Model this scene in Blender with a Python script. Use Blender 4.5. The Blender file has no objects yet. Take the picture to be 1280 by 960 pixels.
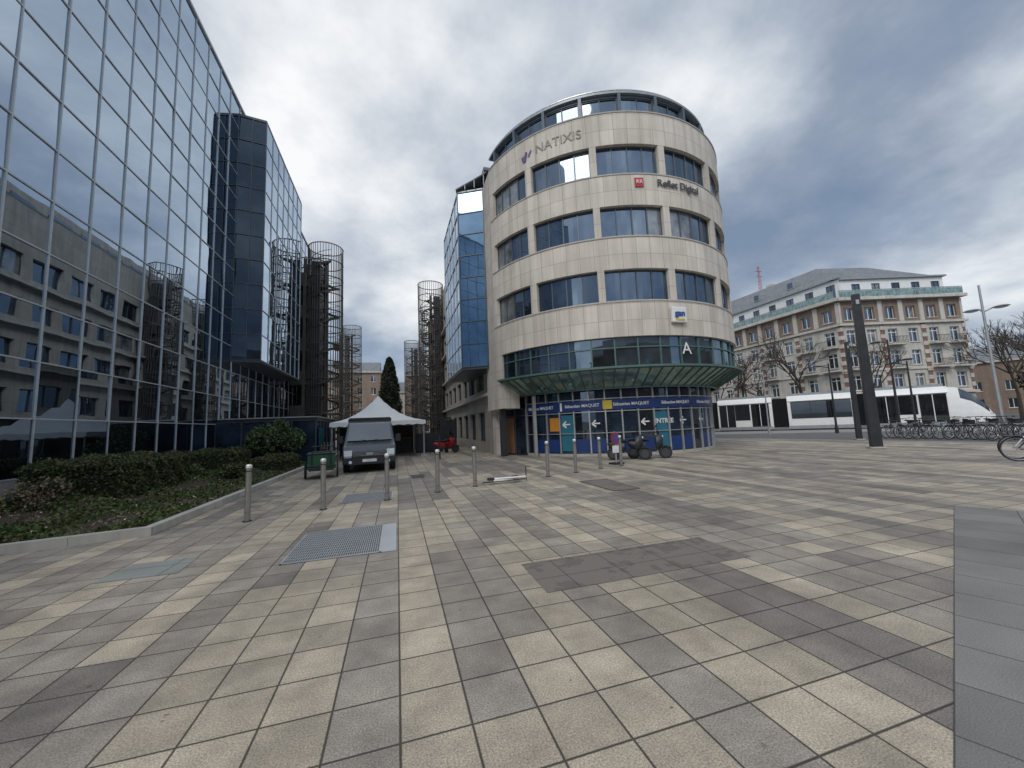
import bpy, bmesh, math, random
from mathutils import Vector, Matrix
random.seed(7)
sc=bpy.context.scene
R=math.radians
# ------------------------------------------------------------ materials
MATS={}
class NT:
    def __init__(s,name):
        m=bpy.data.materials.new(name);m.use_nodes=True;s.m=m;s.t=m.node_tree
        s.t.nodes.clear();s.out=s.t.nodes.new('ShaderNodeOutputMaterial');MATS[name]=m
    def n(s,typ,**k):
        nd=s.t.nodes.new(typ)
        for a,b in k.items():
            setattr(nd,a,b)
        return nd
    def l(s,a,b): s.t.links.new(a,b)
    def val(s,sock,x):
        if isinstance(x,bpy.types.NodeSocket): s.l(x,sock)
        else: sock.default_value=x
    def math(s,op,a,b=None,c=None,clamp=False):
        nd=s.n('ShaderNodeMath',operation=op,use_clamp=clamp);s.val(nd.inputs[0],a)
        if b is not None:s.val(nd.inputs[1],b)
        if c is not None:s.val(nd.inputs[2],c)
        return nd.outputs[0]
    def mix(s,f,a,b):
        nd=s.n('ShaderNodeMix',data_type='RGBA')
        s.val(nd.inputs[0],f);s.val(nd.inputs[6],a if isinstance(a,bpy.types.NodeSocket) else (*a,1));s.val(nd.inputs[7],b if isinstance(b,bpy.types.NodeSocket) else (*b,1))
        return nd.outputs[2]
    def mul(s,a,b):
        nd=s.n('ShaderNodeMix',data_type='RGBA',blend_type='MULTIPLY');nd.inputs[0].default_value=1
        s.val(nd.inputs[6],a if isinstance(a,bpy.types.NodeSocket) else (*a,1));s.val(nd.inputs[7],b)
        return nd.outputs[2]
    def noise(s,vec,scale,detail=4,rough=.55):
        nd=s.n('ShaderNodeTexNoise');nd.inputs['Scale'].default_value=scale;nd.inputs['Detail'].default_value=min(detail,3);nd.inputs['Roughness'].default_value=rough
        if vec is not None:s.l(vec,nd.inputs['Vector'])
        return nd.outputs['Fac']
    def rng(s,v,a,b,c,d):
        nd=s.n('ShaderNodeMapRange');s.val(nd.inputs[0],v)
        for i,x in enumerate((a,b,c,d)):nd.inputs[i+1].default_value=x
        return nd.outputs[0]
    def obj(s): return s.n('ShaderNodeTexCoord').outputs['Object']
    def uv(s): return s.n('ShaderNodeTexCoord').outputs['UV']
    def bsdf(s,col,rough=.7,metal=0,spec=.5,bump=None,bs=.3,bd=.01,link=True):
        b=s.n('ShaderNodeBsdfPrincipled')
        s.val(b.inputs['Base Color'],col if isinstance(col,bpy.types.NodeSocket) else (*col,1))
        s.val(b.inputs['Roughness'],rough);s.val(b.inputs['Metallic'],metal);b.inputs['Specular IOR Level'].default_value=spec
        if bump is not None:
            bp=s.n('ShaderNodeBump');bp.inputs['Strength'].default_value=bs;bp.inputs['Distance'].default_value=bd
            s.l(bump,bp.inputs['Height']);s.l(bp.outputs[0],b.inputs['Normal'])
        if link:s.l(b.outputs[0],s.out.inputs[0])
        return b.outputs[0]
def grey(t,f):
    cc=t.n('ShaderNodeCombineXYZ')
    for i in range(3):t.l(f,cc.inputs[i])
    return cc.outputs[0]
def simple(name,col,rough=.7,metal=0,var=.25,scale=3,spec=.5):
    t=NT(name);o=t.obj();n=t.noise(o,scale,3)
    c=t.mul(col,grey(t,t.rng(n,.25,.75,1-var,1+var*.6)))
    t.bsdf(c,t.rng(n,.2,.8,max(.02,rough-.08),min(1,rough+.1)),metal,spec)
def grid(t,vec,sx,sy,w,ox=0,oy=0):
    sp=t.n('ShaderNodeSeparateXYZ');t.l(vec,sp.inputs[0])
    x=t.math('DIVIDE',t.math('ADD',sp.outputs[0],ox),sx);y=t.math('DIVIDE',t.math('ADD',sp.outputs[1],oy),sy)
    fx=t.math('FRACT',x);fy=t.math('FRACT',y)
    def edge(f,s):
        d=t.math('MINIMUM',f,t.math('SUBTRACT',1.,f));return t.math('MULTIPLY',d,s)
    d=t.math('MINIMUM',edge(fx,sx),edge(fy,sy))
    ix=t.math('FLOOR',x);iy=t.math('FLOOR',y)
    line=t.rng(d,w*.4,w,1,0)
    return line,ix,iy
def wn(t,a,b,c=0.):
    cc=t.n('ShaderNodeCombineXYZ');t.val(cc.inputs[0],a);t.val(cc.inputs[1],b);t.val(cc.inputs[2],c)
    w=t.n('ShaderNodeTexWhiteNoise',noise_dimensions='3D');t.l(cc.outputs[0],w.inputs[0]);return w.outputs[0]
# paving
t=NT('paving_slabs');o=t.obj();S=.375
line,ix,iy=grid(t,o,S,S,.0085,.0,.0)
m3=t.math('MODULO',t.math('ADD',ix,3000.),3.)
isb=t.math('LESS_THAN',m3,.5)
off=t.math('MULTIPLY',wn(t,ix,3.),9.)
seg=t.math('FLOOR',t.math('DIVIDE',t.math('ADD',iy,off),8.))
r1=wn(t,ix,seg,5.);r2=wn(t,ix,iy,9.);r3=wn(t,ix,iy,2.)
thr=t.math('ADD',t.math('MULTIPLY',isb,.5),.34)
blk=wn(t,t.math('FLOOR',t.math('DIVIDE',ix,6.)),t.math('FLOOR',t.math('DIVIDE',iy,12.)),1.)
thr=t.math('ADD',thr,t.rng(blk,0,1,-.25,.25))
beige=t.math('LESS_THAN',t.math('ADD',t.math('MULTIPLY',r1,.93),t.math('MULTIPLY',r2,.07)),thr)
gre=t.mix(t.math('GREATER_THAN',r1,.82),(.285,.25,.207),(.222,.195,.165))
col=t.mix(beige,gre,(.385,.328,.25))
sp=t.noise(o,95,3,.85);st=t.noise(o,.45,3,.6);st2=t.noise(o,2.5,3,.7)
f=t.math('MULTIPLY',t.rng(sp,.32,.68,.42,1.55),t.rng(st,.3,.7,.76,1.2))
f=t.math('MULTIPLY',f,t.rng(st2,.3,.7,.76,1.2));f=t.math('MULTIPLY',f,t.rng(r3,0,1,.87,1.11))
col=t.mul(col,grey(t,f))
vor=t.n('ShaderNodeTexVoronoi');vor.inputs['Scale'].default_value=2.6;t.l(o,vor.inputs['Vector'])
spot=t.rng(vor.outputs['Distance'],.02,.035,.6,0)
col=t.mix(spot,col,(.07,.065,.06))
col=t.mix(t.math('MULTIPLY',line,.92),col,(.045,.038,.03))
t.bsdf(col,t.rng(st2,.3,.7,.55,.85),0,.35,t.math('SUBTRACT',t.math('MULTIPLY',r3,.25),line),.7,.006)
t=NT('grey_granite_slabs');o=t.uv();line,ix,iy=grid(t,o,.55,.62,.007)
r3=wn(t,ix,iy,2.);sp=t.noise(o,120,3,.8);st=t.noise(o,1.2,3)
f=t.math('MULTIPLY',t.rng(sp,.3,.7,.6,1.4),t.math('MULTIPLY',t.rng(st,.3,.7,.82,1.14),t.rng(r3,0,1,.82,1.12)))
col=t.mix(t.math('MULTIPLY',line,.85),t.mul((.20,.188,.172),grey(t,f)),(.05,.05,.05))
t.bsdf(col,.75,0,.3,t.math('SUBTRACT',1.,line),.5,.005)
t=NT('patch_slabs');o=t.obj();line,ix,iy=grid(t,o,.09,.09,.004)
m=t.noise(o,2.2,3);m2=wn(t,ix,iy,1.)
sp=t.noise(o,140,3,.7)
msk=t.math('MULTIPLY',t.math('GREATER_THAN',m,.52),t.math('GREATER_THAN',m2,.4))
col=t.mix(t.math('MULTIPLY',msk,.5),(.185,.157,.135),(.10,.088,.08))
line2,_,_=grid(t,o,.6,.44,.008,.1,.03)
col=t.mul(col,grey(t,t.rng(sp,.25,.75,.7,1.3)));col=t.mix(t.math('MULTIPLY',line2,.8),col,(.04,.035,.03))
t.bsdf(col,.8,0,.25)
t=NT('steel_grating');o=t.obj();sx,_,_=grid(t,o,.028,50,.009);sy,_,_=grid(t,o,50,.12,.012)
bars=t.math('MAXIMUM',sx,sy);n=t.noise(o,4,3)
col=t.mix(bars,(.05,.05,.05),t.mix(n,(.44,.46,.46),(.27,.29,.29)))
t.bsdf(col,.55,t.math('MULTIPLY',bars,.2),.5,bars,.7,.01)
t=NT('chequer_plate');o=t.obj();n=t.noise(o,3,3);line,_,_=grid(t,o,.85,.7,.012,.2,.1)
col=t.mix(n,(.18,.19,.17),(.29,.30,.275));col=t.mix(t.math('MULTIPLY',line,.7),col,(.06,.06,.06))
t.bsdf(col,.65,.0,.4)
def stone(name,a,b,sx,sy,w=.008,oy=0,jc=(.12,.11,.1)):
    t=NT(name);u=t.uv();o=t.obj();line,ix,iy=grid(t,u,sx,sy,w,0,oy)
    r=wn(t,ix,iy,4.);n=t.noise(o,.7,3)
    mp=t.n('ShaderNodeMapping');mp.inputs['Scale'].default_value=(2.5,2.5,.12);t.l(o,mp.inputs[0]);stk=t.noise(mp.outputs[0],1.2,3,.7)
    f=t.math('MULTIPLY',t.rng(n,.3,.7,.88,1.07),t.rng(stk,.35,.75,1.06,.76))
    col=t.mul(t.mix(r,a,b),grey(t,f));col=t.mix(t.math('MULTIPLY',line,.75),col,jc)
    t.bsdf(col,.75,0,.35,t.math('SUBTRACT',1.,line),.4,.01)
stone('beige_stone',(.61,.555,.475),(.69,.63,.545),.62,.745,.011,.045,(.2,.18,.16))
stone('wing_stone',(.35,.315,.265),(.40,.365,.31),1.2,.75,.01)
stone('kerb_stone',(.46,.43,.38),(.54,.5,.45),1.0,5.,.006)
stone('cream_stucco',(.54,.51,.455),(.58,.55,.49),3.,.4,.012,0,(.38,.34,.29))
stone('red_brick',(.22,.12,.09),(.27,.15,.11),.3,.09,.008,0,(.25,.2,.17))
stone('brown_brick',(.24,.175,.135),(.29,.215,.165),.3,.09,.008,0,(.2,.17,.14))
stone('slate',(.16,.17,.18),(.22,.23,.24),.4,.25,.01,0,(.1,.1,.1))
def glass(name,interior,tint,base=.3,rough=.02,wob=.0,scale=.8,ivar=.6):
    t=NT(name);o=t.obj();n=t.noise(o,1.4,2)
    ic=t.mul(interior,grey(t,t.rng(n,.3,.7,1-ivar,1+ivar)))
    d=t.n('ShaderNodeBsdfDiffuse');t.l(ic,d.inputs[0])
    g=t.n('ShaderNodeBsdfGlossy');g.inputs['Color'].default_value=(*tint,1);g.inputs['Roughness'].default_value=rough
    if wob:
        w=t.noise(o,scale,1);bp=t.n('ShaderNodeBump');bp.inputs['Strength'].default_value=1;bp.inputs['Distance'].default_value=wob
        t.l(w,bp.inputs['Height']);t.l(bp.outputs[0],g.inputs['Normal'])
    fr=t.n('ShaderNodeLayerWeight');fr.inputs['Blend'].default_value=.35
    fac=t.math('ADD',base,t.math('MULTIPLY',fr.outputs['Fresnel'],1-base),clamp=True)
    mx=t.n('ShaderNodeMixShader');t.l(fac,mx.inputs[0]);t.l(d.outputs[0],mx.inputs[1]);t.l(g.outputs[0],mx.inputs[2]);t.l(mx.outputs[0],t.out.inputs[0])
glass('window_glass',(.03,.038,.048),(.46,.58,.72),.24,.02,.006)
glass('window_glass_blind',(.2,.2,.19),(.46,.56,.68),.16,.03,.006)
glass('window_glass_dim',(.014,.016,.02),(.40,.5,.62),.2,.02,.006)
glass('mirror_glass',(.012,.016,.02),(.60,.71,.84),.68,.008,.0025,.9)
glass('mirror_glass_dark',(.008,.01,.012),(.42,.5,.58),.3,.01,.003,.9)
glass('bay_dark_glass',(.016,.022,.030),(.20,.26,.34),.10,.02,.003)
glass('bay_blue_glass',(.02,.05,.08),(.42,.60,.80),.36,.02,.004)
glass('canopy_glass',(.16,.23,.21),(.6,.75,.72),.2,.08)
glass('shop_glass',(.02,.03,.05),(.42,.52,.62),.08,.02)
glass('car_glass',(.01,.012,.014),(.6,.66,.72),.12,.02)
simple('aluminium',(.48,.49,.5),.35,.5,.1);simple('dark_metal',(.04,.043,.047),.45,.3,.25)
simple('mullion_light',(.55,.58,.60),.4,.1,.1);simple('mullion_dark',(.085,.095,.105),.4,.3,.1)
simple('frame_bluegrey',(.10,.125,.155),.4,.2,.1)
simple('green_metal',(.10,.17,.155),.4,.2,.15);simple('steel_brown',(.12,.105,.09),.5,.4,.35,1.2)
simple('stainless',(.36,.35,.33),.32,.7,.15,8);simple('bollard_cap',(.75,.74,.7),.35,.3,.1)
simple('white_paint',(.78,.78,.76),.35,0,.08);simple('black_rubber',(.025,.025,.027),.7,0,.2)
simple('tent_fabric',(.8,.79,.76),.8,0,.06,1.5);simple('van_paint',(.06,.068,.078),.22,.2,.1);simple('plastic_black',(.028,.029,.032),.5,0,.2)
simple('red_paint',(.36,.02,.02),.35,0,.1);simple('green_paint',(.02,.10,.05),.4,0,.2);simple('blue_paint',(.03,.08,.3),.4,0,.1)
simple('brown_panel',(.24,.12,.055),.5,0,.15);simple('banner_blue',(.012,.04,.16),.4,0,.1);simple('banner_teal',(.025,.15,.22),.4,0,.1)
simple('banner_yellow',(.6,.45,.04),.5,0,.1);simple('purple_logo',(.14,.085,.24),.6);simple('grey_letters',(.33,.30,.27),.7,0,.05)
simple('dark_letters',(.06,.055,.055),.4);simple('logo_red',(.5,.03,.04),.4,0,.05)
simple('bark',(.08,.062,.05),.9,0,.4,6);simple('soil',(.06,.045,.03),.95,0,.4,5);simple('concrete',(.42,.40,.37),.8,0,.2)
simple('asphalt',(.12,.118,.115),.85,0,.25,1.5);simple('tram_bed',(.27,.26,.24),.8,0,.2,1.);simple('ground_far',(.16,.16,.15),.9,0,.3,.3)
simple('roof_grey',(.16,.165,.17),.7,0,.2);simple('zinc',(.32,.34,.36),.45,.3,.15);simple('terrace_trim',(.33,.39,.38),.5,0,.2)
simple('lamp_glass',(.8,.85,.9),.2,0,.02);simple('plate_white',(.8,.8,.78),.4);simple('orange_poster',(.55,.22,.03),.5)
simple('dry_leaf',(.2,.13,.07),.8,0,.4,9)
def foliage(name,a,b,c):
    t=NT(name);o=t.obj();g=t.n('ShaderNodeNewGeometry');n=t.noise(o,2.2,2)
    col=t.mix(g.outputs['Random Per Island'],a,b);col=t.mix(t.rng(n,.4,.7,0,.7),col,c)
    t.bsdf(col,.6,0,.25)
foliage('leaf_hedge',(.04,.065,.022),(.095,.12,.045),(.12,.10,.055))
foliage('leaf_light',(.06,.10,.035),(.14,.18,.08),(.05,.08,.03))
foliage('leaf_dark',(.018,.028,.016),(.05,.055,.035),(.02,.022,.015))
foliage('leaf_ground',(.05,.085,.018),(.10,.145,.04),(.10,.085,.04))
foliage('twig_straw',(.2,.15,.09),(.3,.23,.14),(.11,.1,.05))
foliage('petals',(.7,.68,.6),(.4,.1,.1),(.6,.55,.3))
# ------------------------------------------------------------ mesh builder
class MB:
    def __init__(s): s.v=[];s.f=[];s.m=[];s.uv=[];s.M=None
    def face(s,pts,mat,uvs=None):
        pts=[Vector(p) for p in pts]
        if uvs is None:
            n=(pts[1]-pts[0]).cross(pts[2]-pts[1])
            ax=max(range(3),key=lambda i:abs(n[i]))
            if ax==2: uvs=[(p.x,p.y) for p in pts]
            elif ax==0: uvs=[(p.y,p.z) for p in pts]
            else: uvs=[(p.x,p.z) for p in pts]
        if s.M is not None: pts=[s.M@p for p in pts]
        b=len(s.v);s.v+=pts;s.f.append(tuple(range(b,b+len(pts))));s.m.append(mat);s.uv.append(uvs)
    def box(s,x0,y0,z0,x1,y1,z1,mat):
        a,b=(x0,x1) if x0<x1 else (x1,x0);c,d=(y0,y1) if y0<y1 else (y1,y0);e,f=(z0,z1) if z0<z1 else (z1,z0)
        P=[(a,c,e),(b,c,e),(b,d,e),(a,d,e),(a,c,f),(b,c,f),(b,d,f),(a,d,f)]
        for q in ((3,2,1,0),(4,5,6,7),(0,1,5,4),(1,2,6,5),(2,3,7,6),(3,0,4,7)): s.face([P[i] for i in q],mat)
    def cyl(s,p0,p1,r0,r1,mat,n=8,caps=True):
        p0=Vector(p0);p1=Vector(p1);d=(p1-p0)
        if d.length<1e-6:return
        d.normalize();a=d.orthogonal().normalized();b=d.cross(a)
        A=[p0+(a*math.cos(2*math.pi*i/n)+b*math.sin(2*math.pi*i/n))*r0 for i in range(n)]
        B=[p1+(a*math.cos(2*math.pi*i/n)+b*math.sin(2*math.pi*i/n))*r1 for i in range(n)]
        for i in range(n):
            j=(i+1)%n;s.face([A[i],A[j],B[j],B[i]],mat)
        if caps:
            s.face(A[::-1],mat);s.face(B,mat)
    def prism(s,poly,z0,z1,mat,top=None):
        n=len(poly)
        for i in range(n):
            a=poly[i];b=poly[(i+1)%n];L=math.hypot(b[0]-a[0],b[1]-a[1])
            s.face([(a[0],a[1],z0),(b[0],b[1],z0),(b[0],b[1],z1),(a[0],a[1],z1)],mat,[(0,z0),(L,z0),(L,z1),(0,z1)])
        s.face([(p[0],p[1],z1) for p in poly],top or mat);s.face([(p[0],p[1],z0) for p in poly[::-1]],top or mat)
    def profx(s,prof,x0,x1,mat):
        n=len(prof)
        for i in range(n):
            a=prof[i];b=prof[(i+1)%n];s.face([(x0,a[0],a[1]),(x1,a[0],a[1]),(x1,b[0],b[1]),(x0,b[0],b[1])],mat)
        s.face([(x0,p[0],p[1]) for p in prof],mat);s.face([(x1,p[0],p[1]) for p in prof[::-1]],mat)
    def torus(s,c,ax,R_,r,mat,n=20,k=5):
        c=Vector(c);ax=Vector(ax).normalized();a=ax.orthogonal().normalized();b=ax.cross(a)
        def P(i,j):
            t_=2*math.pi*i/n;u=2*math.pi*j/k;rad=a*math.cos(t_)+b*math.sin(t_)
            return c+rad*(R_+r*math.cos(u))+ax*r*math.sin(u)
        for i in range(n):
            for j in range(k): s.face([P(i,j),P(i+1,j),P(i+1,j+1),P(i,j+1)],mat)
    def sphere(s,c,r,mat,n=10,k=6):
        c=Vector(c);r=Vector(r) if hasattr(r,'__len__') else Vector((r,r,r))
        def P(i,j):
            t_=2*math.pi*i/n;u=math.pi*j/k-math.pi/2
            return c+Vector((r.x*math.cos(t_)*math.cos(u),r.y*math.sin(t_)*math.cos(u),r.z*math.sin(u)))
        for j in range(k):
            for i in range(n):
                q=[P(i,j),P(i+1,j),P(i+1,j+1),P(i,j+1)]
                if j==0:q=[q[0],q[2],q[3]]
                elif j==k-1:q=q[:3]
                s.face(q,mat)
    def mesh(s,name,smooth=False):
        me=bpy.data.meshes.new(name);me.from_pydata(s.v,[],s.f)
        ms=[];
        for x in s.m:
            if x not in ms:ms.append(x)
        for x in ms:me.materials.append(MATS[x])
        me.polygons.foreach_set('material_index',[ms.index(x) for x in s.m])
        ul=me.uv_layers.new(name='UVMap');fl=[c for u in s.uv for p in u for c in p];ul.data.foreach_set('uv',fl)
        if smooth:
            bm=bmesh.new();bm.from_mesh(me);bmesh.ops.remove_doubles(bm,verts=bm.verts,dist=1e-4)
            bmesh.ops.recalc_face_normals(bm,faces=bm.faces);bm.to_mesh(me);bm.free()
            me.polygons.foreach_set('use_smooth',[True]*len(me.polygons));me.set_sharp_from_angle(angle=R(38))
        me.update();return me
    def obj(s,name,parent=None,smooth=False,bevel=0):
        o=bpy.data.objects.new(name,s.mesh(name,smooth));sc.collection.objects.link(o)
        if parent:o.parent=parent
        if bevel:
            if not smooth:
                bm=bmesh.new();bm.from_mesh(o.data);bmesh.ops.remove_doubles(bm,verts=bm.verts,dist=1e-4);bmesh.ops.recalc_face_normals(bm,faces=bm.faces);bm.to_mesh(o.data);bm.free()
            b=o.modifiers.new('bevel','BEVEL');b.width=bevel;b.segments=3;b.limit_method='ANGLE';b.angle_limit=R(30)
            o.data.polygons.foreach_set('use_smooth',[True]*len(o.data.polygons))
            b.harden_normals=True
        return o
def empty(name,loc=(0,0,0),rz=0):
    e=bpy.data.objects.new(name,None);e.location=loc;e.rotation_euler=(0,0,rz);sc.collection.objects.link(e);return e
def inst(me,name,loc,rz=0,parent=None,rot=None,scl=1):
    o=bpy.data.objects.new(name,me);o.location=loc;o.rotation_euler=rot or (0,0,rz);o.scale=(scl,)*3;sc.collection.objects.link(o)
    if parent:o.parent=parent
    return o
def flat(P,d):
    P=Vector((P[0],P[1],0));d=Vector((d[0],d[1],0)).normalized();N=Vector((d.y,-d.x,0))
    return lambda u,o,z:P+d*u+N*o+Vector((0,0,z))
def arc(C,R0):
    return lambda u,o,z:Vector((C[0]+(R0+o)*math.cos(u/R0),C[1]+(R0+o)*math.sin(u/R0),z))
def strip(mb,fm,ua,ub,za,zb,mat,o=0,step=100,o2=None):
    if ub-ua<1e-4 or (zb-za)<1e-4:return
    n=max(1,int(math.ceil((ub-ua)/step)))
    if o2 is None:o2=o
    for i in range(n):
        a=ua+(ub-ua)*i/n;b=ua+(ub-ua)*(i+1)/n
        mb.face([fm(a,o,za),fm(b,o,za),fm(b,o2,zb),fm(a,o2,zb)],mat,[(a,za),(b,za),(b,zb),(a,zb)])
def bar(mb,fm,ua,ub,oa,ob,za,zb,mat,step=100):
    n=max(1,int(math.ceil((ub-ua)/step)))
    for i in range(n):
        a=ua+(ub-ua)*i/n;b=ua+(ub-ua)*(i+1)/n
        mb.face([fm(a,ob,za),fm(b,ob,za),fm(b,ob,zb),fm(a,ob,zb)],mat,[(a,za),(b,za),(b,zb),(a,zb)])
        mb.face([fm(a,oa,zb),fm(a,ob,zb),fm(b,ob,zb),fm(b,oa,zb)],mat)
        mb.face([fm(a,oa,za),fm(b,oa,za),fm(b,ob,za),fm(a,ob,za)],mat)
    for u in (ua,ub): mb.face([fm(u,oa,za),fm(u,ob,za),fm(u,ob,zb),fm(u,oa,zb)],mat)
GL=('window_glass',)*6+('window_glass_blind','window_glass_dim','window_glass_dim')
def facade(wb,gb,fb,fm,U0,U1,Z0,Z1,cols,rows,wall,frame,rec=.22,step=100,pane=.75,bw=.05,tr=None,gl=GL,sill=None):
    z=Z0
    for (a,b) in rows:
        strip(wb,fm,U0,U1,z,a,wall,0,step);u=U0
        for (c,d) in cols:
            strip(wb,fm,u,c,a,b,wall,0,step);u=d
            for zz,s_ in ((a,1),(b,-1)):
                n=max(1,int(math.ceil((d-c)/step)))
                for i in range(n):
                    p=c+(d-c)*i/n;q=c+(d-c)*(i+1)/n
                    wb.face([fm(p,0,zz),fm(q,0,zz),fm(q,-rec,zz),fm(p,-rec,zz)],wall)
            for uu in (c,d): wb.face([fm(uu,0,a),fm(uu,-rec,a),fm(uu,-rec,b),fm(uu,0,b)],wall)
            k=max(1,round((d-c)/pane));g=random.choice(gl)
            for i in range(k):
                p=c+(d-c)*i/k;q=c+(d-c)*(i+1)/k
                if random.random()<.4:g=random.choice(gl)
                strip(gb,fm,p,q,a,b,g,-rec+.01,step)
            for i in range(k+1):
                p=c+(d-c)*i/k;lo=max(c,p-bw/2);hi=min(d,p+bw/2)
                bar(fb,fm,lo,hi,-rec+.01,-rec+.06,a+bw,b-bw,frame)
            bar(fb,fm,c,d,-rec+.01,-rec+.062,a,a+bw,frame,step);bar(fb,fm,c,d,-rec+.01,-rec+.062,b-bw,b,frame,step)
            if tr:
                zt=a+(b-a)*tr;bar(fb,fm,c,d,-rec+.01,-rec+.058,zt-bw/2,zt+bw/2,frame,step)
            if sill: bar(fb,fm,c-.08,d+.08,.0,.09,a-.1,a-.003,sill,step)
        strip(wb,fm,u,U1,a,b,wall,0,step);z=b
    strip(wb,fm,U0,U1,z,Z1,wall,0,step)
def text_mesh(s,size,bold=0):
    cu=bpy.data.curves.new('tmp','FONT');cu.body=s;cu.size=size;cu.align_x='CENTER';cu.align_y='CENTER';cu.extrude=.012;cu.offset=bold
    o=bpy.data.objects.new('tmp',cu);sc.collection.objects.link(o);bpy.context.view_layer.update()
    me=bpy.data.meshes.new_from_object(o.evaluated_get(bpy.context.evaluated_depsgraph_get()));bpy.data.objects.remove(o);return me
def text_on(s,size,fm,u,o,z,mat,name,parent,bold=0):
    me=text_mesh(s,size,bold)
    for v in me.vertices:
        x,y,zz=v.co;v.co=fm(u+x,o+zz,z+y)
    me.materials.clear();me.materials.append(MATS[mat]);me.name=name
    ob=bpy.data.objects.new(name,me);sc.collection.objects.link(ob);ob.parent=parent;return ob
def leafs(mb,pts,size,mat,asp=.6):
    for p in pts:
        p=Vector(p);a=Vector((random.gauss(0,1),random.gauss(0,1),random.gauss(0,1))).normalized();b=a.orthogonal().normalized()
        b.rotate(Matrix.Rotation(random.random()*6.28,3,a));s_=size*random.uniform(.6,1.4);c=a.cross(b)
        mb.face([p-b*s_,p+c*s_*asp,p+b*s_,p-c*s_*asp],mat)
# ------------------------------------------------------------ ground
mb=MB();mb.face([(-500,-500,-.02),(500,-500,-.02),(500,500,-.02),(-500,500,-.02)],'ground_far');mb.obj('ground')
mb=MB();mb.face([(-35,-25,0),(24.5,-25,0),(24.5,4,0),(21,34,0),(21,110,0),(-35,110,0)],'paving_slabs');mb.obj('plaza_pavement')
mb=MB();mb.face([(24.5,-60,-.012),(120,-60,-.012),(120,140,-.012),(21,140,-.012),(21,34,-.012),(24.5,4,-.012)],'asphalt');mb.obj('road')
td=Vector((.58,-.815,0)).normalized();tn=Vector((td.y,-td.x,0))
def tp(s_,o,z):
    return Vector((42.6,17.1,0))-td*s_+tn*o+Vector((0,0,z))
mb=MB();mb.face([tp(-40,6,-.006),tp(-40,-6,-.006),tp(60,-6,-.006),tp(60,6,-.006)],'tram_bed');mb.obj('tram_track_bed')
mb=MB()
for o in (-.45,-1.9,-4.2,-5.6):
    mb.face([tp(-40,o,-.001),tp(60,o,-.001),tp(60,o-.07,-.001),tp(-40,o-.07,-.001)],'stainless')
mb.obj('tram_rails')
mb=MB()
for (a,b) in (((24.5,-25),(24.5,4)),((24.5,4),(21,34))):
    a=Vector((*a,0));b=Vector((*b,0));d=(b-a).normalized();fm=flat(a,d)
    bar(mb,fm,0,(b-a).length,0,.25,-.02,.012,'kerb_stone')
mb.obj('road_kerb')
mb=MB()
for i in range(12): mb.face([tp(-20+i*4,7.0,-.007),tp(-20+i*4,7.12,-.007),tp(-18+i*4,7.12,-.007),tp(-18+i*4,7.0,-.007)],'white_paint')
mb.obj('road_markings')
gd=Vector((6.25,2.84,0)).normalized();gp=Vector((gd.y,-gd.x,0))
mb=MB();c0=Vector((8.6,4.1,.004))
mb.face([c0,c0-gd*16,c0-gd*16+gp*2.6,c0+gp*2.6],'grey_granite_slabs',[(0,0),(-16,0),(-16,2.6),(0,2.6)]);mb.obj('grey_slab_pavement')
def plate(name,pts,mat,z=.004,rim=None):
    mb=MB();mb.face([(x,y,z) for x,y in pts],mat)
    if rim:
        n=len(pts)
        for i in range(n):
            a=Vector((*pts[i],0));b=Vector((*pts[(i+1)%n],0));d=(b-a).normalized();q=Vector((-d.y,d.x,0))*.03
            a=a+Vector((0,0,z+.002));b=b+Vector((0,0,z+.002));mb.face([a,b,b+q,a+q],rim)
    return mb.obj(name)
plate('ventilation_grate',[(-1.42,5.58),(-.22,5.58),(-.22,7.17),(-1.42,7.17)],'steel_grating',.006,'aluminium')
plate('ventilation_grate_frame',[(-.22,5.58),(-.03,5.58),(-.03,7.17),(-.22,7.17)],'aluminium',.005)
plate('ventilation_grate.001',[(-1.28,9.6),(-.12,9.6),(-.12,10.95),(-1.28,10.95)],'steel_grating',.006,'aluminium')
plate('manhole_cover',[(-3.38,5.8),(-2.55,5.8),(-2.6,6.45),(-3.34,6.45)],'chequer_plate',.005)
plate('paving_patch',[(1.35,3.6),(3.83,3.6),(3.85,4.42),(1.35,4.42)],'patch_slabs',.004)
plate('steel_cover_plate',[(4.72,7.95),(5.42,7.95),(5.55,9.7),(4.7,9.7)],'patch_slabs',.006,'dark_metal')
plate('drain_cover',[(.45,13.2),(.85,13.2),(.9,14.2),(.4,14.3)],'plastic_black',.005)
mb=MB();pts=[(random.uniform(-4,12),random.uniform(1.2,16),.008) for i in range(220)]
for p in pts:
    a=random.random()*6.28;s_=random.uniform(.006,.018);c=Vector(p);u=Vector((math.cos(a),math.sin(a),0))*s_;v=Vector((-math.sin(a),math.cos(a),random.uniform(0,.5)))*s_*.6
    mb.face([c-u,c+v,c+u,c-v*.4],random.choice(('dry_leaf','dry_leaf','plate_white')))
mb.obj('fallen_leaves_litter')
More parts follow.
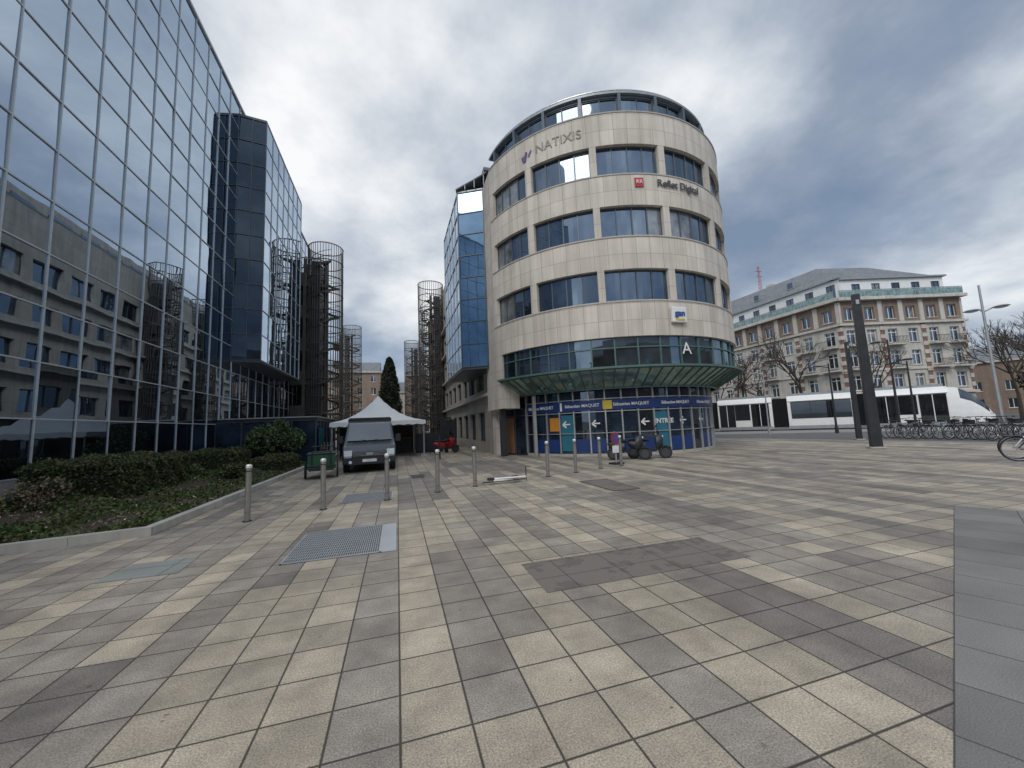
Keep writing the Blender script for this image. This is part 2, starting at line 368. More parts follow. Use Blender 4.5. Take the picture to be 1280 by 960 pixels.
# ------------------------------------------------------------ garden
mb=MB();kw=.16
mb.box(-4.0-kw,8.2+.03,-.01,-4.0,23.4,.14,'kerb_stone')
fm=flat((-4.0,8.2),(-5,-.95));L=8
mb.face([fm(0,0,.142),fm(L,0,.142),fm(L,kw,.142),fm(0,kw,.142)],'kerb_stone',[(0,0),(L,0),(L,kw),(0,kw)])
mb.face([fm(0,0,-.01),fm(L,0,-.01),fm(L,0,.142),fm(0,0,.142)],'kerb_stone',[(0,0),(L,0),(L,.14),(0,.14)])
mb.face([fm(0,kw,0),fm(L,kw,0),fm(L,kw,.142),fm(0,kw,.142)],'kerb_stone')
mb.face([fm(0,0,-.01),fm(0,kw,-.01),fm(0,kw,.142),fm(0,0,.142)],'kerb_stone')
mb.obj('garden_kerb')
def gy(x): return 8.2+(x+4.0)*.19+kw
mb=MB()
def gz(x,y): return .1+.07*math.sin(x*1.3+y*.7)*math.sin(y*.9)+.04*math.sin(x*4+y*3)+min(.15,max(0,(-4.2-x)*.05))
xs=[-4.16-4.84*i/16 for i in range(17)]
for i in range(16):
    for j in range(40):
        def P(a,b):
            x=xs[a];y0=gy(x);y=y0+(23.4-y0)*b/40;return (x,y,gz(x,y) if 0<a and b>0 else .1)
        mb.face([P(i,j),P(i,j+1),P(i+1,j+1),P(i+1,j)],'soil')
mb.face([(-9,7.42,.1),(-9,8.0,.1),(-14,7.0,.1),(-14,6.5,.1)],'soil')
mb.obj('garden_bed',smooth=True)
mb=MB();pts=[];fl=[]
for i in range(24000):
    x=random.uniform(-8.9,-4.2);y=gy(x)+.05+(23.1-gy(x))*random.random()**1.4
    n=math.sin(x*2.1+y)*math.sin(y*1.7-x)+random.uniform(-.5,.6)
    if n<-.15:continue
    pts.append((x,y,gz(x,y)+random.uniform(0,.07+.04*max(0,n))))
leafs(mb,pts,.038,'leaf_ground')
for i in range(350):
    x=random.uniform(-8.9,-4.2);y=random.uniform(gy(x)+.05,23.2);fl.append((x,y,gz(x,y)+.11))
leafs(mb,fl,.016,'petals',1)
lit=[]
for i in range(3500):
    x=random.uniform(-8.9,-4.2);y=random.uniform(gy(x)+.05,14);lit.append((x,y,gz(x,y)+.02))
leafs(mb,lit,.03,'twig_straw')
mb.obj('ground_cover_plants')
def hedge(name,x0,x1,y0,y1,z0,z1,n,mat='leaf_hedge',s=.035):
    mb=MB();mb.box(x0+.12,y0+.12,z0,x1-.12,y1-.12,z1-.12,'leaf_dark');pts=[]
    for i in range(n):
        r=random.random();e=abs(random.gauss(0,.05))
        ax=(x1-x0)*(y1-y0);sx=(y1-y0)*(z1-z0);sy=(x1-x0)*(z1-z0);T=ax+2*sx+2*sy;r*=T
        x=random.uniform(x0,x1);y=random.uniform(y0,y1);z=random.uniform(z0,z1);bm_=.05*math.sin(x*5+y*4)+.04*math.sin(y*9+z*7)
        if r<ax:z=z1-e+bm_
        elif r<ax+sx:x=x0+e+bm_
        elif r<ax+2*sx:x=x1-e-bm_
        elif r<ax+2*sx+sy:y=y0+e+bm_
        else:y=y1-e-bm_
        k=min(x-x0,x1-x,y-y0,y1-y)
        if k<.2:z=min(z,z1-.16*(1-k/.2)+random.uniform(-.02,.02))
        if random.random()<.012:z+=random.uniform(0,.1)
        pts.append((x,y,z))
    leafs(mb,pts,s,mat);return mb.obj(name)
hedge('hedge',-8.5,-6.5,12.0,15.2,.05,1.22,18000)
hedge('hedge.001',-8.4,-6.4,18.2,20.4,.05,1.1,8000)
hedge('hedge.002',-5.9,-4.5,18.6,21.0,.05,.72,6000,'leaf_hedge')
def bush(name,c,r,n,mat,s=.06,clumps=14,trunk=True):
    mb=MB();c=Vector(c);r=Vector(r);cl=[]
    for i in range(clumps):
        d=Vector((random.gauss(0,1),random.gauss(0,1),random.gauss(0,1))).normalized()*random.uniform(.35,.8)
        cl.append((Vector((c.x+d.x*r.x,c.y+d.y*r.y,c.z+d.z*r.z)),random.uniform(.28,.48)))
    pts=[]
    for i in range(n):
        q,k=random.choice(cl);d=Vector((random.gauss(0,1),random.gauss(0,1),random.gauss(0,1))).normalized()*random.uniform(.5,1)**.5*k
        pts.append((q.x+d.x*r.x,q.y+d.y*r.y,q.z+d.z*r.z))
    leafs(mb,pts,s,mat)
    for q,k in cl:
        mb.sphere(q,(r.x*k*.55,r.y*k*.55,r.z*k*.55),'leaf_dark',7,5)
        if trunk: mb.cyl((c.x,c.y,c.z-r.z),q,.04,.015,'bark',5)
    return mb.obj(name)
bush('magnolia_bush',(-5.9,22.0,1.25),(1.2,1.0,1.2),5200,'leaf_light',.07)
bush('shrub',(-8.3,9.7,.6),(.6,.7,.6),2500,'leaf_hedge',.04)
bush('shrub.001',(-5.6,16.3,.35),(.7,.5,.35),1500,'leaf_ground',.04)
bush('shrub.002',(-7.2,10.7,.55),(.4,.5,.5),1300,'twig_straw',.03)
bush('shrub.003',(-7.0,16.4,.4),(.6,.5,.35),1500,'leaf_ground',.04)
# ------------------------------------------------------------ left glass tower
G=empty('glass_office_building')
H=21.6;X0=-9.0
body=MB();body.box(-32,2,0,X0-.25,44,H-.05,'mullion_dark');body.box(X0-.25,2,0,X0+.02,44,.78,'concrete');body.obj('core',G)
gb=MB();fb=MB();PW=1.36;PH=(H-.8)/14
def curtain(gb,fb,P,d,L,z0,z1,pw,ph,mat,bm,bw=.045,tilt=.0022,bo=.05):
    fm=flat(P,d);nu=max(1,round(L/pw));nz=max(1,round((z1-z0)/ph));pw=L/nu;ph=(z1-z0)/nz
    for i in range(nu):
        for j in range(nz):
            a,b=i*pw,(i+1)*pw;c,e=z0+j*ph,z0+(j+1)*ph;tx=random.gauss(0,tilt)*pw;tz=random.gauss(0,tilt)*ph
            q=mat(i,j) if callable(mat) else mat
            gb.face([fm(a,-tx-tz,c),fm(b,tx-tz,c),fm(b,tx+tz,e),fm(a,-tx+tz,e)],q)
    for i in range(nu+1): bar(fb,fm,i*pw-bw/2,i*pw+bw/2,-.01,bo,z0,z1,bm)
    for j in range(nz+1):
        bar(fb,fm,0,L,-.01,bo-.004,z0+j*ph-bw/2,z0+j*ph+bw/2,bm)
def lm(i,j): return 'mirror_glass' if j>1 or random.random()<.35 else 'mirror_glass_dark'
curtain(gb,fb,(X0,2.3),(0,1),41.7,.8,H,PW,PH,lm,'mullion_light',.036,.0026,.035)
fm=flat((X0,2.3),(0,1));bar(fb,fm,0,41.7,-.2,.08,H,H+.12,'mullion_light')
gb.obj('mirror_glazing',G);fb.obj('mullions',G)
gb=MB();fb=MB();BX=-7.6;B=[(X0,25.1),(BX,25.35),(BX,34.4),(X0,34.4)]
zb,zt=6.0,21.0
curtain(gb,fb,B[0],(B[1][0]-B[0][0],B[1][1]-B[0][1]),math.dist(B[0],B[1]),zb,zt,.71,PH,'bay_dark_glass','mullion_dark',.04)
curtain(gb,fb,B[1],(0,1),9.05,zb,zt,1.3,PH,'mirror_glass','mullion_light',.036,.0022,.035)
curtain(gb,fb,B[2],(-1,0),1.4,zb,zt,.7,PH,'bay_dark_glass','mullion_dark',.04)
fb.prism(B,zb-.14,zb-.02,'mullion_dark');fb.prism(B,zt+.03,zt+.16,'mullion_dark')
gb.obj('bay_glazing',G);fb.obj('bay_frame',G)
E=empty('terrace_enclosure');gb=MB();fb=MB()
curtain(gb,fb,(X0,23.5),(1,0),4.7,.1,2.35,1.2,2.3,'shop_glass','mullion_dark',.05)
curtain(gb,fb,(-4.3,23.5),(0,1),6.5,.1,2.35,1.1,2.3,'shop_glass','mullion_dark',.05)
fb.box(X0+.1,23.45,2.36,-4.25,30.1,2.5,'dark_metal');fb.box(X0+.1,23.6,0,-4.4,30,.1,'dark_metal');fb.box(-6.3,23.40,1.2,-5.5,23.44,1.9,'banner_teal')
fb.box(-4.24,24,1.0,-4.2,25.5,1.9,'banner_teal');fb.box(X0+.1,23.4,2.502,-4.2,30.1,2.56,'aluminium')
gb.obj('glass_screens',E);fb.obj('frame',E)
# ------------------------------------------------------------ stair towers
def tower_mesh(r,h):
    mb=MB();n=40
    for i in range(n):
        a=2*math.pi*i/n;x,y=r*math.cos(a),r*math.sin(a);mb.box(x-.022,y-.022,0,x+.022,y+.022,h,'steel_brown')
    k=int(h/1.45)
    for j in range(k+1):
        z=.2+j*(h-.25)/k;mb.torus((0,0,z),(0,0,1),r+.0,.05,'steel_brown',32,4)
    mb.cyl((0,0,0),(0,0,h-1.3),.16,.16,'steel_brown',10)
    st=int((h-1.5)/.18)
    for i in range(st):
        a=i*R(24);b=a+R(25);z=.18*i
        mb.face([(.15*math.cos(a),.15*math.sin(a),z),(1.2*math.cos(a),1.2*math.sin(a),z),(1.2*math.cos(b),1.2*math.sin(b),z),(.15*math.cos(b),.15*math.sin(b),z)],'steel_brown')
        for zz in (.5,1.0):
            mb.cyl((1.2*math.cos(a),1.2*math.sin(a),z+zz),(1.2*math.cos(b),1.2*math.sin(b),z+zz+.18),.025,.025,'steel_brown',4,False)
        mb.face([(1.2*math.cos(a),1.2*math.sin(a),z-.2),(1.2*math.cos(b),1.2*math.sin(b),z),(1.2*math.cos(b),1.2*math.sin(b),z+.2),(1.2*math.cos(a),1.2*math.sin(a),z)],'steel_brown')
    z=2.9
    while z<h-1.5:
        mb.box(-.2,-.6,z,1.35,.6,z+.1,'steel_brown');mb.box(1.3,-.7,z,2.6,.7,z+.12,'steel_brown')
        for y in (-.7,.68):mb.box(1.4,y,z+.12,2.6,y+.03,z+1.15,'steel_brown')
        z+=2.95
    mb.box(1.45,-.75,0,1.7,-.5,h-1.4,'steel_brown');mb.box(1.45,.5,0,1.7,.75,h-1.4,'steel_brown')
    mb.box(.35,-.75,0,1.0,.75,h-1.6,'plastic_black')
    return mb.mesh('spiral_stair_tower')
tm=tower_mesh(1.45,18.6)
for (x,y,rz) in ((-6.15,37.4,R(180)),(-8.0,41.0,R(180)),(-6.9,66,R(180)),(3.95,45.,0),(2.9,76,0),(4.6,56,0)):
    inst(tm,'spiral_stair_tower',(x,y,0),rz)
# ------------------------------------------------------------ round building
Cn=(12.1,20.9);RR=7.25;fm=arc(Cn,RR)
def dg(a): return RR*R(a)
BU=empty('round_office_building')
wb=MB();gb=MB();fb=MB()
cols=[(195.0,215.2),(217.9,240.8),(243.2,266),(268.6,291.5),(294.3,317),(319.7,342.5),(345.3,368)]
cols=[(dg(a),dg(b)) for a,b in cols]
rows=[(6.8,8.22),(9.75,11.17),(12.7,14.12)]
facade(wb,gb,fb,fm,dg(192.5),dg(371),5.2,15.68,cols,rows,'beige_stone','frame_bluegrey',.24,.35,.72,.055)
bar(fb,fm,dg(192.5),dg(371),-.9,.03,15.68,15.74,'concrete',.35)
for z in (6.72,9.67,12.62): bar(wb,fm,dg(192.6),dg(370.9),.0,.025,z,z+.05,'concrete',.35)
n=60
for i in range(n):
    a=dg(192.5)+(dg(371)-dg(192.5))*i/n;b=dg(192.5)+(dg(371)-dg(192.5))*(i+1)/n
    wb.face([fm(a,0,5.2),fm(b,0,5.2),fm(b,-1.6,5.2),fm(a,-1.6,5.2)],'beige_stone')
f2=arc(Cn,6.7)
def d2(a): return 6.7*R(a)
ac=[(d2(192+i*15.5+.8),d2(192+(i+1)*15.5-.8)) for i in range(12)]
facade(wb,gb,fb,f2,d2(190),d2(380),15.7,17.05,ac,[(15.95,16.92)],'frame_bluegrey','mullion_dark',.1,.35,.9,.05,gl=('window_glass','window_glass_dim'))
for i in range(13):
    a=d2(192+i*15.5);bar(fb,f2,a-.07,a+.07,0,.16,15.75,17.05,'frame_bluegrey')
bar(fb,f2,d2(185),d2(385),-1.5,.14,17.05,17.16,'zinc',.35)
roof=[(Cn[0]+6.4*math.cos(R(a)),Cn[1]+6.4*math.sin(R(a))) for a in range(0,360,10)];wb.prism(roof,16.9,17.1,'roof_grey')
for i in range(60):
    a=d2(188+i*3.1);fb.cyl(f2(a,.12,17.16),f2(a,-.25,17.56),.018,.018,'aluminium',4);
bar(fb,f2,d2(188),d2(371),-.27,-.23,17.52,17.57,'aluminium',.35)
bar(fb,f2,d2(188),d2(371),-.06,-.03,17.36,17.40,'aluminium',.35)
f3=arc(Cn,7.08)
def d3(a): return 7.08*R(a)
k=22
for i in range(k):
    a=d3(197+i*8);b=d3(197+(i+1)*8);strip(gb,f3,a,b,3.9,5.2,random.choice(['window_glass','window_glass','window_glass_dim']),0,.5)
    bar(fb,f3,a-.03,a+.03,0,.07,3.9,5.2,'green_metal')
bar(fb,f3,d3(197),d3(371),0,.06,4.72,4.77,'green_metal',.35)
bar(fb,f3,d3(196.5),d3(371),-.02,.28,3.78,3.9,'green_metal',.35)
def cone(a,t_):
    r=7.42+(6.15-7.42)*t_;z=3.86+(3.1-3.86)*t_;return Vector((Cn[0]+r*math.cos(R(a)),Cn[1]+r*math.sin(R(a)),z))
for i in range(44):
    a=196.5+i*4;b=a+4;gb.face([cone(a,0),cone(a,1),cone(b,1),cone(b,0)],'canopy_glass')
    fb.cyl(cone(a,-.02)-Vector((0,0,.03)),cone(a,1)-Vector((0,0,.03)),.025,.025,'green_metal',5)
f4=arc(Cn,7.42);bar(fb,f4,7.42*R(196),7.42*R(372),-.05,.05,3.82,3.91,'green_metal',.35)
f5=arc(Cn,6.15);bar(fb,f5,6.15*R(196),6.15*R(372),-.05,.05,3.04,3.14,'green_metal',.35)
for i in range(22):
    a=196+i*8;wb.face([f5(6.15*R(a),.0,3.74),f5(6.15*R(a+8),.0,3.74),f5(6.15*R(a+8),-1.2,3.74),f5(6.15*R(a),-1.2,3.74)],'concrete')
RG=5.8;f6=arc(Cn,RG)
def d6(a): return RG*R(a)
bar(wb,f6,d6(197),d6(371),-.3,.05,0,.12,'concrete',.35)
k=24;st=(371-197)/k
for i in range(k):
    a=d6(197+i*st);b=d6(197+(i+1)*st)
    strip(gb,f6,a,b,.12,3.1,'shop_glass' if i%4 else 'window_glass_dim',0,.4)
    bar(fb,f6,a-.03,a+.03,0,.08,.12,3.1,'aluminium')
    if i in (3,9,16): bar(gb,f6,a+.06,b-.06,.004,.012,.25,1.95,'banner_teal' if i%2 else 'banner_blue')
    elif i%3: bar(gb,f6,a+.06,b-.06,.004,.01,.2,.8,'banner_blue')
bar(fb,f6,d6(197),d6(371),0,.075,2.03,2.07,'aluminium',.35)
bar(fb,f6,d6(197),d6(371),0,.075,1.05,1.08,'aluminium',.35)
bar(fb,f6,d6(197),d6(371),0,.075,2.62,2.66,'aluminium',.35)
bar(gb,f6,d6(199),d6(371),.082,.095,2.12,2.58,'banner_blue',.35)
pL=fm(dg(192.5),0,0)
strip(wb,fm,dg(192.5),dg(197),2.45,5.2,'beige_stone',0,.35)
bar(wb,fm,dg(196.9),dg(197.2),-1.0,0,2.45,5.2,'beige_stone')
ff=flat((pL.x,21.6),(0,-1));Lw=21.6-pL.y
strip(wb,ff,0,Lw,2.45,15.68,'beige_stone',0)
wb.face([(pL.x,pL.y,2.45),(pL.x+2,pL.y,2.45),(pL.x+2,21.6,2.45),(pL.x,21.6,2.45)],'beige_stone')
eb=MB()
eb.face([(7.0,18.6,0),(5.7,20.6,0),(5.7,20.6,2.45),(7.0,18.6,2.45)][::-1],'shop_glass')
e=flat((5.7,20.6),(1.3,-2.0));
for u in (0,.75,1.5,2.3): bar(fb,e,u,u+.06,-.02,.06,0,2.4,'mullion_dark')
bar(fb,e,0,2.35,-.02,.055,2.05,2.1,'mullion_dark')
bar(eb,e,.1,.7,.01,.04,.1,2.0,'brown_panel')
eb.box(5.2,19.5,0,5.5,19.8,2.45,'dark_metal')
eb.box(5.28,21.0,0,5.7,21.6,2.45,'beige_stone')
eb.face([(5.7,20.6,0),(5.7,23,0),(5.7,23,2.45),(5.7,20.6,2.45)],'window_glass_dim')
eb.box(6.55,18.2,0,6.7,18.35,3.0,'aluminium')
eb.obj('entrance',BU)
wb.obj('stone_walls',BU);gb.obj('glazing',BU);fb.obj('frames',BU)
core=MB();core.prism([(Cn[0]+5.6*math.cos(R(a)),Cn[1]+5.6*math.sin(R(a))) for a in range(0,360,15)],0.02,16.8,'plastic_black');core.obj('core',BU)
wb=MB();gb=MB();fb=MB();WX=5.3
fw=flat((WX,66),(0,-1));L=66-21.6
wc=[(u,u+2.2) for u in [1.0+i*3.0 for i in range(14)]]
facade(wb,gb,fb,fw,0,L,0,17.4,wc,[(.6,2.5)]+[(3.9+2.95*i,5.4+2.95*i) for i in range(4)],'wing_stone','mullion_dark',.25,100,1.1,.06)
wb.box(WX,21.65,17.4,20,66,17.6,'roof_grey');wb.box(19,21,0,19.3,66,17.4,'wing_stone');wb.box(WX+.02,65.8,0,19,66,17.4,'wing_stone')
for i in range(4): bar(fb,fw,0,L,0,.35,3.35+2.95*i,3.5+2.95*i,'concrete')
wb.obj('wing_walls',BU);gb.obj('wing_glazing',BU);fb.obj('wing_frames',BU)
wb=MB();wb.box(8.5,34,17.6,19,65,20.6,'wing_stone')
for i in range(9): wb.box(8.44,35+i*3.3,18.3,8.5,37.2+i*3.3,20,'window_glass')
wb.obj('wing_attic',BU)
gb=MB();fb=MB();Bp=[(3.55,27.8),(3.62,21.7),(5.0,20.95),(5.3,22),(5.3,27.8)]
zb,zt=5.0,15.6
curtain(gb,fb,Bp[0],(Bp[1][0]-Bp[0][0],Bp[1][1]-Bp[0][1]),math.dist(Bp[0],Bp[1]),zb,zt,1.2,1.35,'mirror_glass','mullion_light',.04)
curtain(gb,fb,Bp[1],(Bp[2][0]-Bp[1][0],Bp[2][1]-Bp[1][1]),math.dist(Bp[1],Bp[2]),zb,zt,1.2,1.35,'bay_blue_glass','mullion_dark',.045)
fb.prism(Bp,zb-.14,zb-.02,'mullion_dark');fb.prism(Bp,zt+.03,zt+.12,'mullion_light')
fb.face([(3.5,21.6,zt+.2),(5.2,20.5,zt+.9),(6.8,22.5,zt+1.7),(5.2,27.8,zt+.3)],'zinc')
fb.cyl((3.5,21.6,zt+.2),(5.2,20.6,zt+.9),.05,.05,'mullion_light',5);fb.cyl((5.2,20.6,zt+.9),(6.8,22.5,zt+1.7),.05,.05,'mullion_light',5)
for t_ in (.3,.6,.9): fb.cyl(Vector((3.5,21.6,zt+.1)).lerp(Vector((5.2,20.6,zt+.1)),t_),Vector((3.5,21.6,zt+.2)).lerp(Vector((5.2,20.6,zt+.9)),t_),.03,.03,'mullion_light',4)
gb.obj('side_bay_glazing',BU);fb.obj('side_bay_frame',BU)
text_on('NATIXIS',.62,fm,dg(229.5),.02,14.85,'grey_letters','letters_upper',BU)
sb=MB()
u=dg(217.0)
sb.face([fm(u-.28,.04,14.63),fm(u-.12,.04,14.5),fm(u+.0,.04,14.95),fm(u-.1,.04,15.0)],'purple_logo');sb.face([fm(u-.38,.04,14.75),fm(u-.28,.04,14.5),fm(u-.13,.04,14.5),fm(u-.24,.04,14.83)],'purple_logo');sb.face([fm(u+.0,.04,14.68),fm(u+.16,.04,14.95),fm(u+.26,.04,14.98),fm(u+.1,.04,14.68)],'purple_logo')
u=dg(257.6);bar(sb,fm,u-.2,u+.2,.02,.06,12.0,12.42,'logo_red')
text_on('RR',.26,fm,u,.08,12.21,'white_paint','logo_text',BU)
text_on('Reflet Digital',.46,fm,dg(273.8),.06,12.2,'dark_letters','letters_middle',BU,.008)
sb.obj('logo_panels',BU)
u=dg(267.8);q=MB();bar(q,fm,u-.36,u+.36,.06,.2,5.72,6.42,'white_paint');q.obj('logo_box',BU,bevel=.05)
q=MB();bar(q,fm,u-.22,u+.24,.205,.21,5.8,5.88,'banner_yellow');q.obj('logo_underline',BU)
text_on('gan',.36,fm,u,.22,6.12,'blue_paint','logo_letters',BU,.01)
text_on('A',.75,f3,d3(271.5),.05,4.62,'white_paint','window_letter',BU)
for a in (208,230,252,274,296): text_on('Sébastien MAQUET',.2,f6,d6(a),.11,2.35,'plate_white','shop_letters',BU,.002)
for a in (222,236,258,278,292): text_on('←',.5,f6,d6(a),.03,1.5,'plate_white','shop_arrow',BU,.01)
text_on('ENTRÉE',.3,f6,d6(267),.03,1.5,'plate_white','shop_word',BU,.006)
q=MB();bar(q,f6,d6(213),d6(219),.02,.03,1.2,1.85,'orange_poster');bar(q,f6,d6(239.5),d6(243.5),.096,.11,2.15,2.55,'banner_yellow');bar(q,f6,d6(219.5),d6(220.5),.096,.11,2.15,2.55,'white_paint');q.obj('shop_posters',BU)
# ------------------------------------------------------------ corner apartment building
AP=empty('corner_apartment_building');wb=MB();gb=MB();fb=MB()
def apart(P0,P1,ncol):
    d=(P1[0]-P0[0],P1[1]-P0[1]);L=math.hypot(*d);f=flat(P0,d);w=L/ncol
    cols=[(w*(i+.5)-.66,w*(i+.5)+.66) for i in range(ncol)]
    facade(wb,gb,fb,f,0,L,0,3.4,[(w*(i+.5)-.9,w*(i+.5)+.9) for i in range(ncol)],[(.4,2.8)],'concrete','mullion_dark',.3,100,1,.08)
    facade(wb,gb,fb,f,0,L,3.4,13.0,cols,[(4.2,6.2),(7.4,9.4),(10.5,12.4)],'cream_stucco','white_paint',.3,100,.65,.09,.75,sill='cream_stucco')
    facade(wb,gb,fb,f,0,L,13.0,16.4,cols,[(13.8,15.5)],'brown_brick','white_paint',.3,100,.65,.09,sill='cream_stucco')
    for z,h_,o in ((3.4,.3,.3),(6.75,.18,.15),(13.0,.3,.35),(16.4,.4,.7)): bar(fb,f,-.3,L+.3,.003,o,z,z+h_,'cream_stucco')
    for i in range(ncol+1):
        u0=max(0,w*i-.3);u1=min(L,w*i+.3)
        if i%2==0:
            bar(fb,f,u0,u1,.003,.06,3.8,12.95,'red_brick')
            for k in range(8): bar(fb,f,u0-.08,u1+.08,.004,.12,4.2+k*1.15,4.75+k*1.15,'cream_stucco')
        bar(fb,f,u0,u1,.003,.12,13.4,16.3,'cream_stucco')
    for i in range(0,ncol):
        if i%2==0 or i==ncol-1:
            for z in (6.9,10.1):
                c=w*(i+.5);bar(fb,f,c-1.1,c+1.1,.0,.9,z-.02,z+.16,'cream_stucco')
                for k in range(12): bar(fb,f,c-1.08+k*.19,c-1.05+k*.19,.84,.87,z+.16,z+1.05,'dark_metal')
                bar(fb,f,c-1.1,c+1.1,.83,.89,z+1.05,z+1.1,'dark_metal')
    for k in range(int(L/.5)): bar(fb,f,k*.5,k*.5+.05,.45,.5,16.8,17.75,'terrace_trim')
    bar(fb,f,0,L,.44,.52,17.75,17.85,'terrace_trim');bar(fb,f,0,L,.47,.49,16.9,17.7,'canopy_glass')
    g=lambda u,o,z:f(u,o-1.4,z)
    facade(wb,gb,fb,g,1.2,L-.3,16.8,19.9,[(a+.05,b-.05) for a,b in cols if a>1.3 and b<L-.4],[(17.4,19.3)],'white_paint','mullion_dark',.15,100,.7,.07)
    bar(fb,g,.6,L,-.2,.35,19.9,20.1,'zinc')
Q0,Q1,Q2=(58.4,78),(57.6,36.0),(74,31.3)
apart(Q0,Q1,14);apart(Q1,Q2,6)
Q3=(82,50)
wb.face([(*Q2,0),(*Q3,0),(*Q3,17),(*Q2,17)],'cream_stucco')
z1=20.1;A=[(59.2,78),(58.8,37.2),(73.4,33.0),(80,50)]
rg=[(65,76,24.6),(65.2,43,24.6),(72.5,40.6,24.4)]
wb.face([(*A[0],z1),(*A[1],z1),rg[1],rg[0]],'slate');wb.face([(*A[1],z1),(*A[2],z1),rg[2],rg[1]],'slate');wb.face([(*A[2],z1),(*A[3],z1),rg[2]],'slate')
wb.face([(*A[3],z1),(80,78,z1),rg[0],rg[1],rg[2]],'slate')
for (x,y) in ((66.5,52),(66.2,64)): wb.box(x-.4,y-.6,23.6,x+.4,y+.6,25.3,'cream_stucco')
for i,(x,y) in enumerate(((61.2,44),(61.2,50),(61.3,56),(61.4,62))):
    wb.box(x-.9,y-.5,21.2,x+.6,y+.5,22.3,'zinc');wb.box(x-.93,y-.4,21.4,x-.9,y+.4,22.2,'window_glass')
wb.obj('walls',AP);gb.obj('windows',AP);fb.obj('trim',AP)
mb=MB()
for dx,dy in ((-.25,-.25),(.25,-.25),(0,.3)): mb.cyl((67+dx,54.5+dy,23.5),(67+dx*.3,54.5+dy*.3,30),.05,.04,'red_paint',5)
for i in range(9):
    z=24+i*.65;mb.torus((67,54.5,z),(0,0,1),.3-.02*i,.03,'white_paint',6,4)
for z in (28,29): mb.cyl((66.2,54.5,z),(67.8,54.5,z),.04,.04,'dark_metal',5)
mb.obj('roof_antenna')
# ------------------------------------------------------------ background buildings
def block(name,P0,P1,depth,Ht,ncol,wall,fl=3.1,roof='slate'):
    e=empty(name);wb=MB();gb=MB();fb=MB();d=(P1[0]-P0[0],P1[1]-P0[1]);L=math.hypot(*d);f=flat(P0,d);w=L/ncol
    rows=[];z=.9
    while z+1.9<Ht: rows.append((z,z+1.7));z+=fl
    facade(wb,gb,fb,f,0,L,0,Ht,[(w*(i+.5)-.55,w*(i+.5)+.55) for i in range(ncol)],rows,wall,'white_paint',.25,100,.6,.08,sill='cream_stucco')
    bar(fb,f,-.2,L+.2,.003,.4,Ht,Ht+.3,'cream_stucco')
    wb.face([f(0,0,0),f(0,-depth,0),f(0,-depth,Ht),f(0,0,Ht)],wall);wb.face([f(L,0,0),f(L,-depth,0),f(L,-depth,Ht),f(L,0,Ht)],wall);wb.face([f(0,-depth,0),f(L,-depth,0),f(L,-depth,Ht),f(0,-depth,Ht)],wall)
    wb.face([f(0,.3,Ht+.3),f(L,.3,Ht+.3),f(L,-depth*.4,Ht+3.3),f(0,-depth*.4,Ht+3.3)],roof);wb.face([f(L,-depth,Ht),f(0,-depth,Ht),f(0,-depth*.4,Ht+3.3),f(L,-depth*.4,Ht+3.3)],roof)
    for u in (0,L): wb.face([f(u,0,Ht+.3),f(u,-depth*.4,Ht+3.3),f(u,-depth,Ht)],wall)
    wb.obj('walls',e);gb.obj('windows',e);fb.obj('trim',e);return e
block('townhouse',(-16,97),(-3.8,97),12,15.5,4,'brown_brick')
block('townhouse.001',(-3.5,102),(4.5,102),12,11,3,'cream_stucco')
block('townhouse.002',(2.2,92),(20,92),12,14,6,'brown_brick')
block('city_building',(40,-38),(-40,-40),14,15,22,'brown_brick')
block('city_building.001',(75,-5),(48,-34),14,14,10,'brown_brick')
block('city_building.002',(74,112),(110,50),14,17,20,'cream_stucco')
block('city_building.003',(100,44),(118,-20),14,9,18,'brown_brick')
# ------------------------------------------------------------ trees
def bare_tree(name,x,y,h,seed):
    random.seed(seed);mb=MB()
    def br(p,d,l,r,k):
        q=p+d*l;mb.cyl(p,q,r,r*.74,'bark',7 if k<2 else 4,False)
        if k>=6:return
        n=random.choice((2,3)) if k<5 else 3
        for i in range(n):
            nd=(d+Vector((random.gauss(0,.4),random.gauss(0,.4),random.gauss(.12,.25)))).normalized()
            br(q,nd,l*random.uniform(.64,.88),r*.66,k+1)
    br(Vector((x,y,0)),Vector((0,0,1)),h*.27,h*.018,0)
    return mb.obj(name)
bare_tree('bare_tree',44.4,32.4,11,1);bare_tree('bare_tree.001',41,38,10,2);bare_tree('bare_tree.002',47,27,8.5,3);bare_tree('bare_tree.003',42.5,35,8,4)
bare_tree('bare_tree.004',54,20.2,9,6);bare_tree('bare_tree.005',57,18.5,10,8);bare_tree('bare_tree.006',50,17.6,8.5,12);bare_tree('bare_tree.007',60,17,10,13);bare_tree('bare_tree.008',48,15.8,8.5,14)
bare_tree('bare_tree.009',51,30.5,9,15);bare_tree('bare_tree.010',40,41.5,9,16)
random.seed(11)
bush('ivy_covered_tree',(56,18.0,3.6),(2.6,2.6,2.6),3600,'leaf_dark',.13,clumps=22)
bush('ivy_covered_tree.001',(60,15.2,4.0),(3,3,3.),3200,'leaf_dark',.15,clumps=22)
mb=MB();pts=[]
for i in range(12000):
    z=random.random()**.8;a=random.random()*6.283;rr=2.7*(1-z)**.5*(.8+.2*math.sin(a*5+z*22))*random.uniform(.75,1.1)
    pts.append((-1.3+rr*math.cos(a),75+rr*math.sin(a),.8+z*14.5))
leafs(mb,pts,.2,'leaf_dark');mb.cyl((-1.3,75,0),(-1.3,75,14),.3,.05,'bark',8)
for i in range(6): mb.cyl((-1.3,75,1+i*2.1),(-1.3,75,2.6+i*2.1),2.0*(1-i/7),1.6*(1-i/6.5),'leaf_dark',9)
mb.obj('conifer_tree')
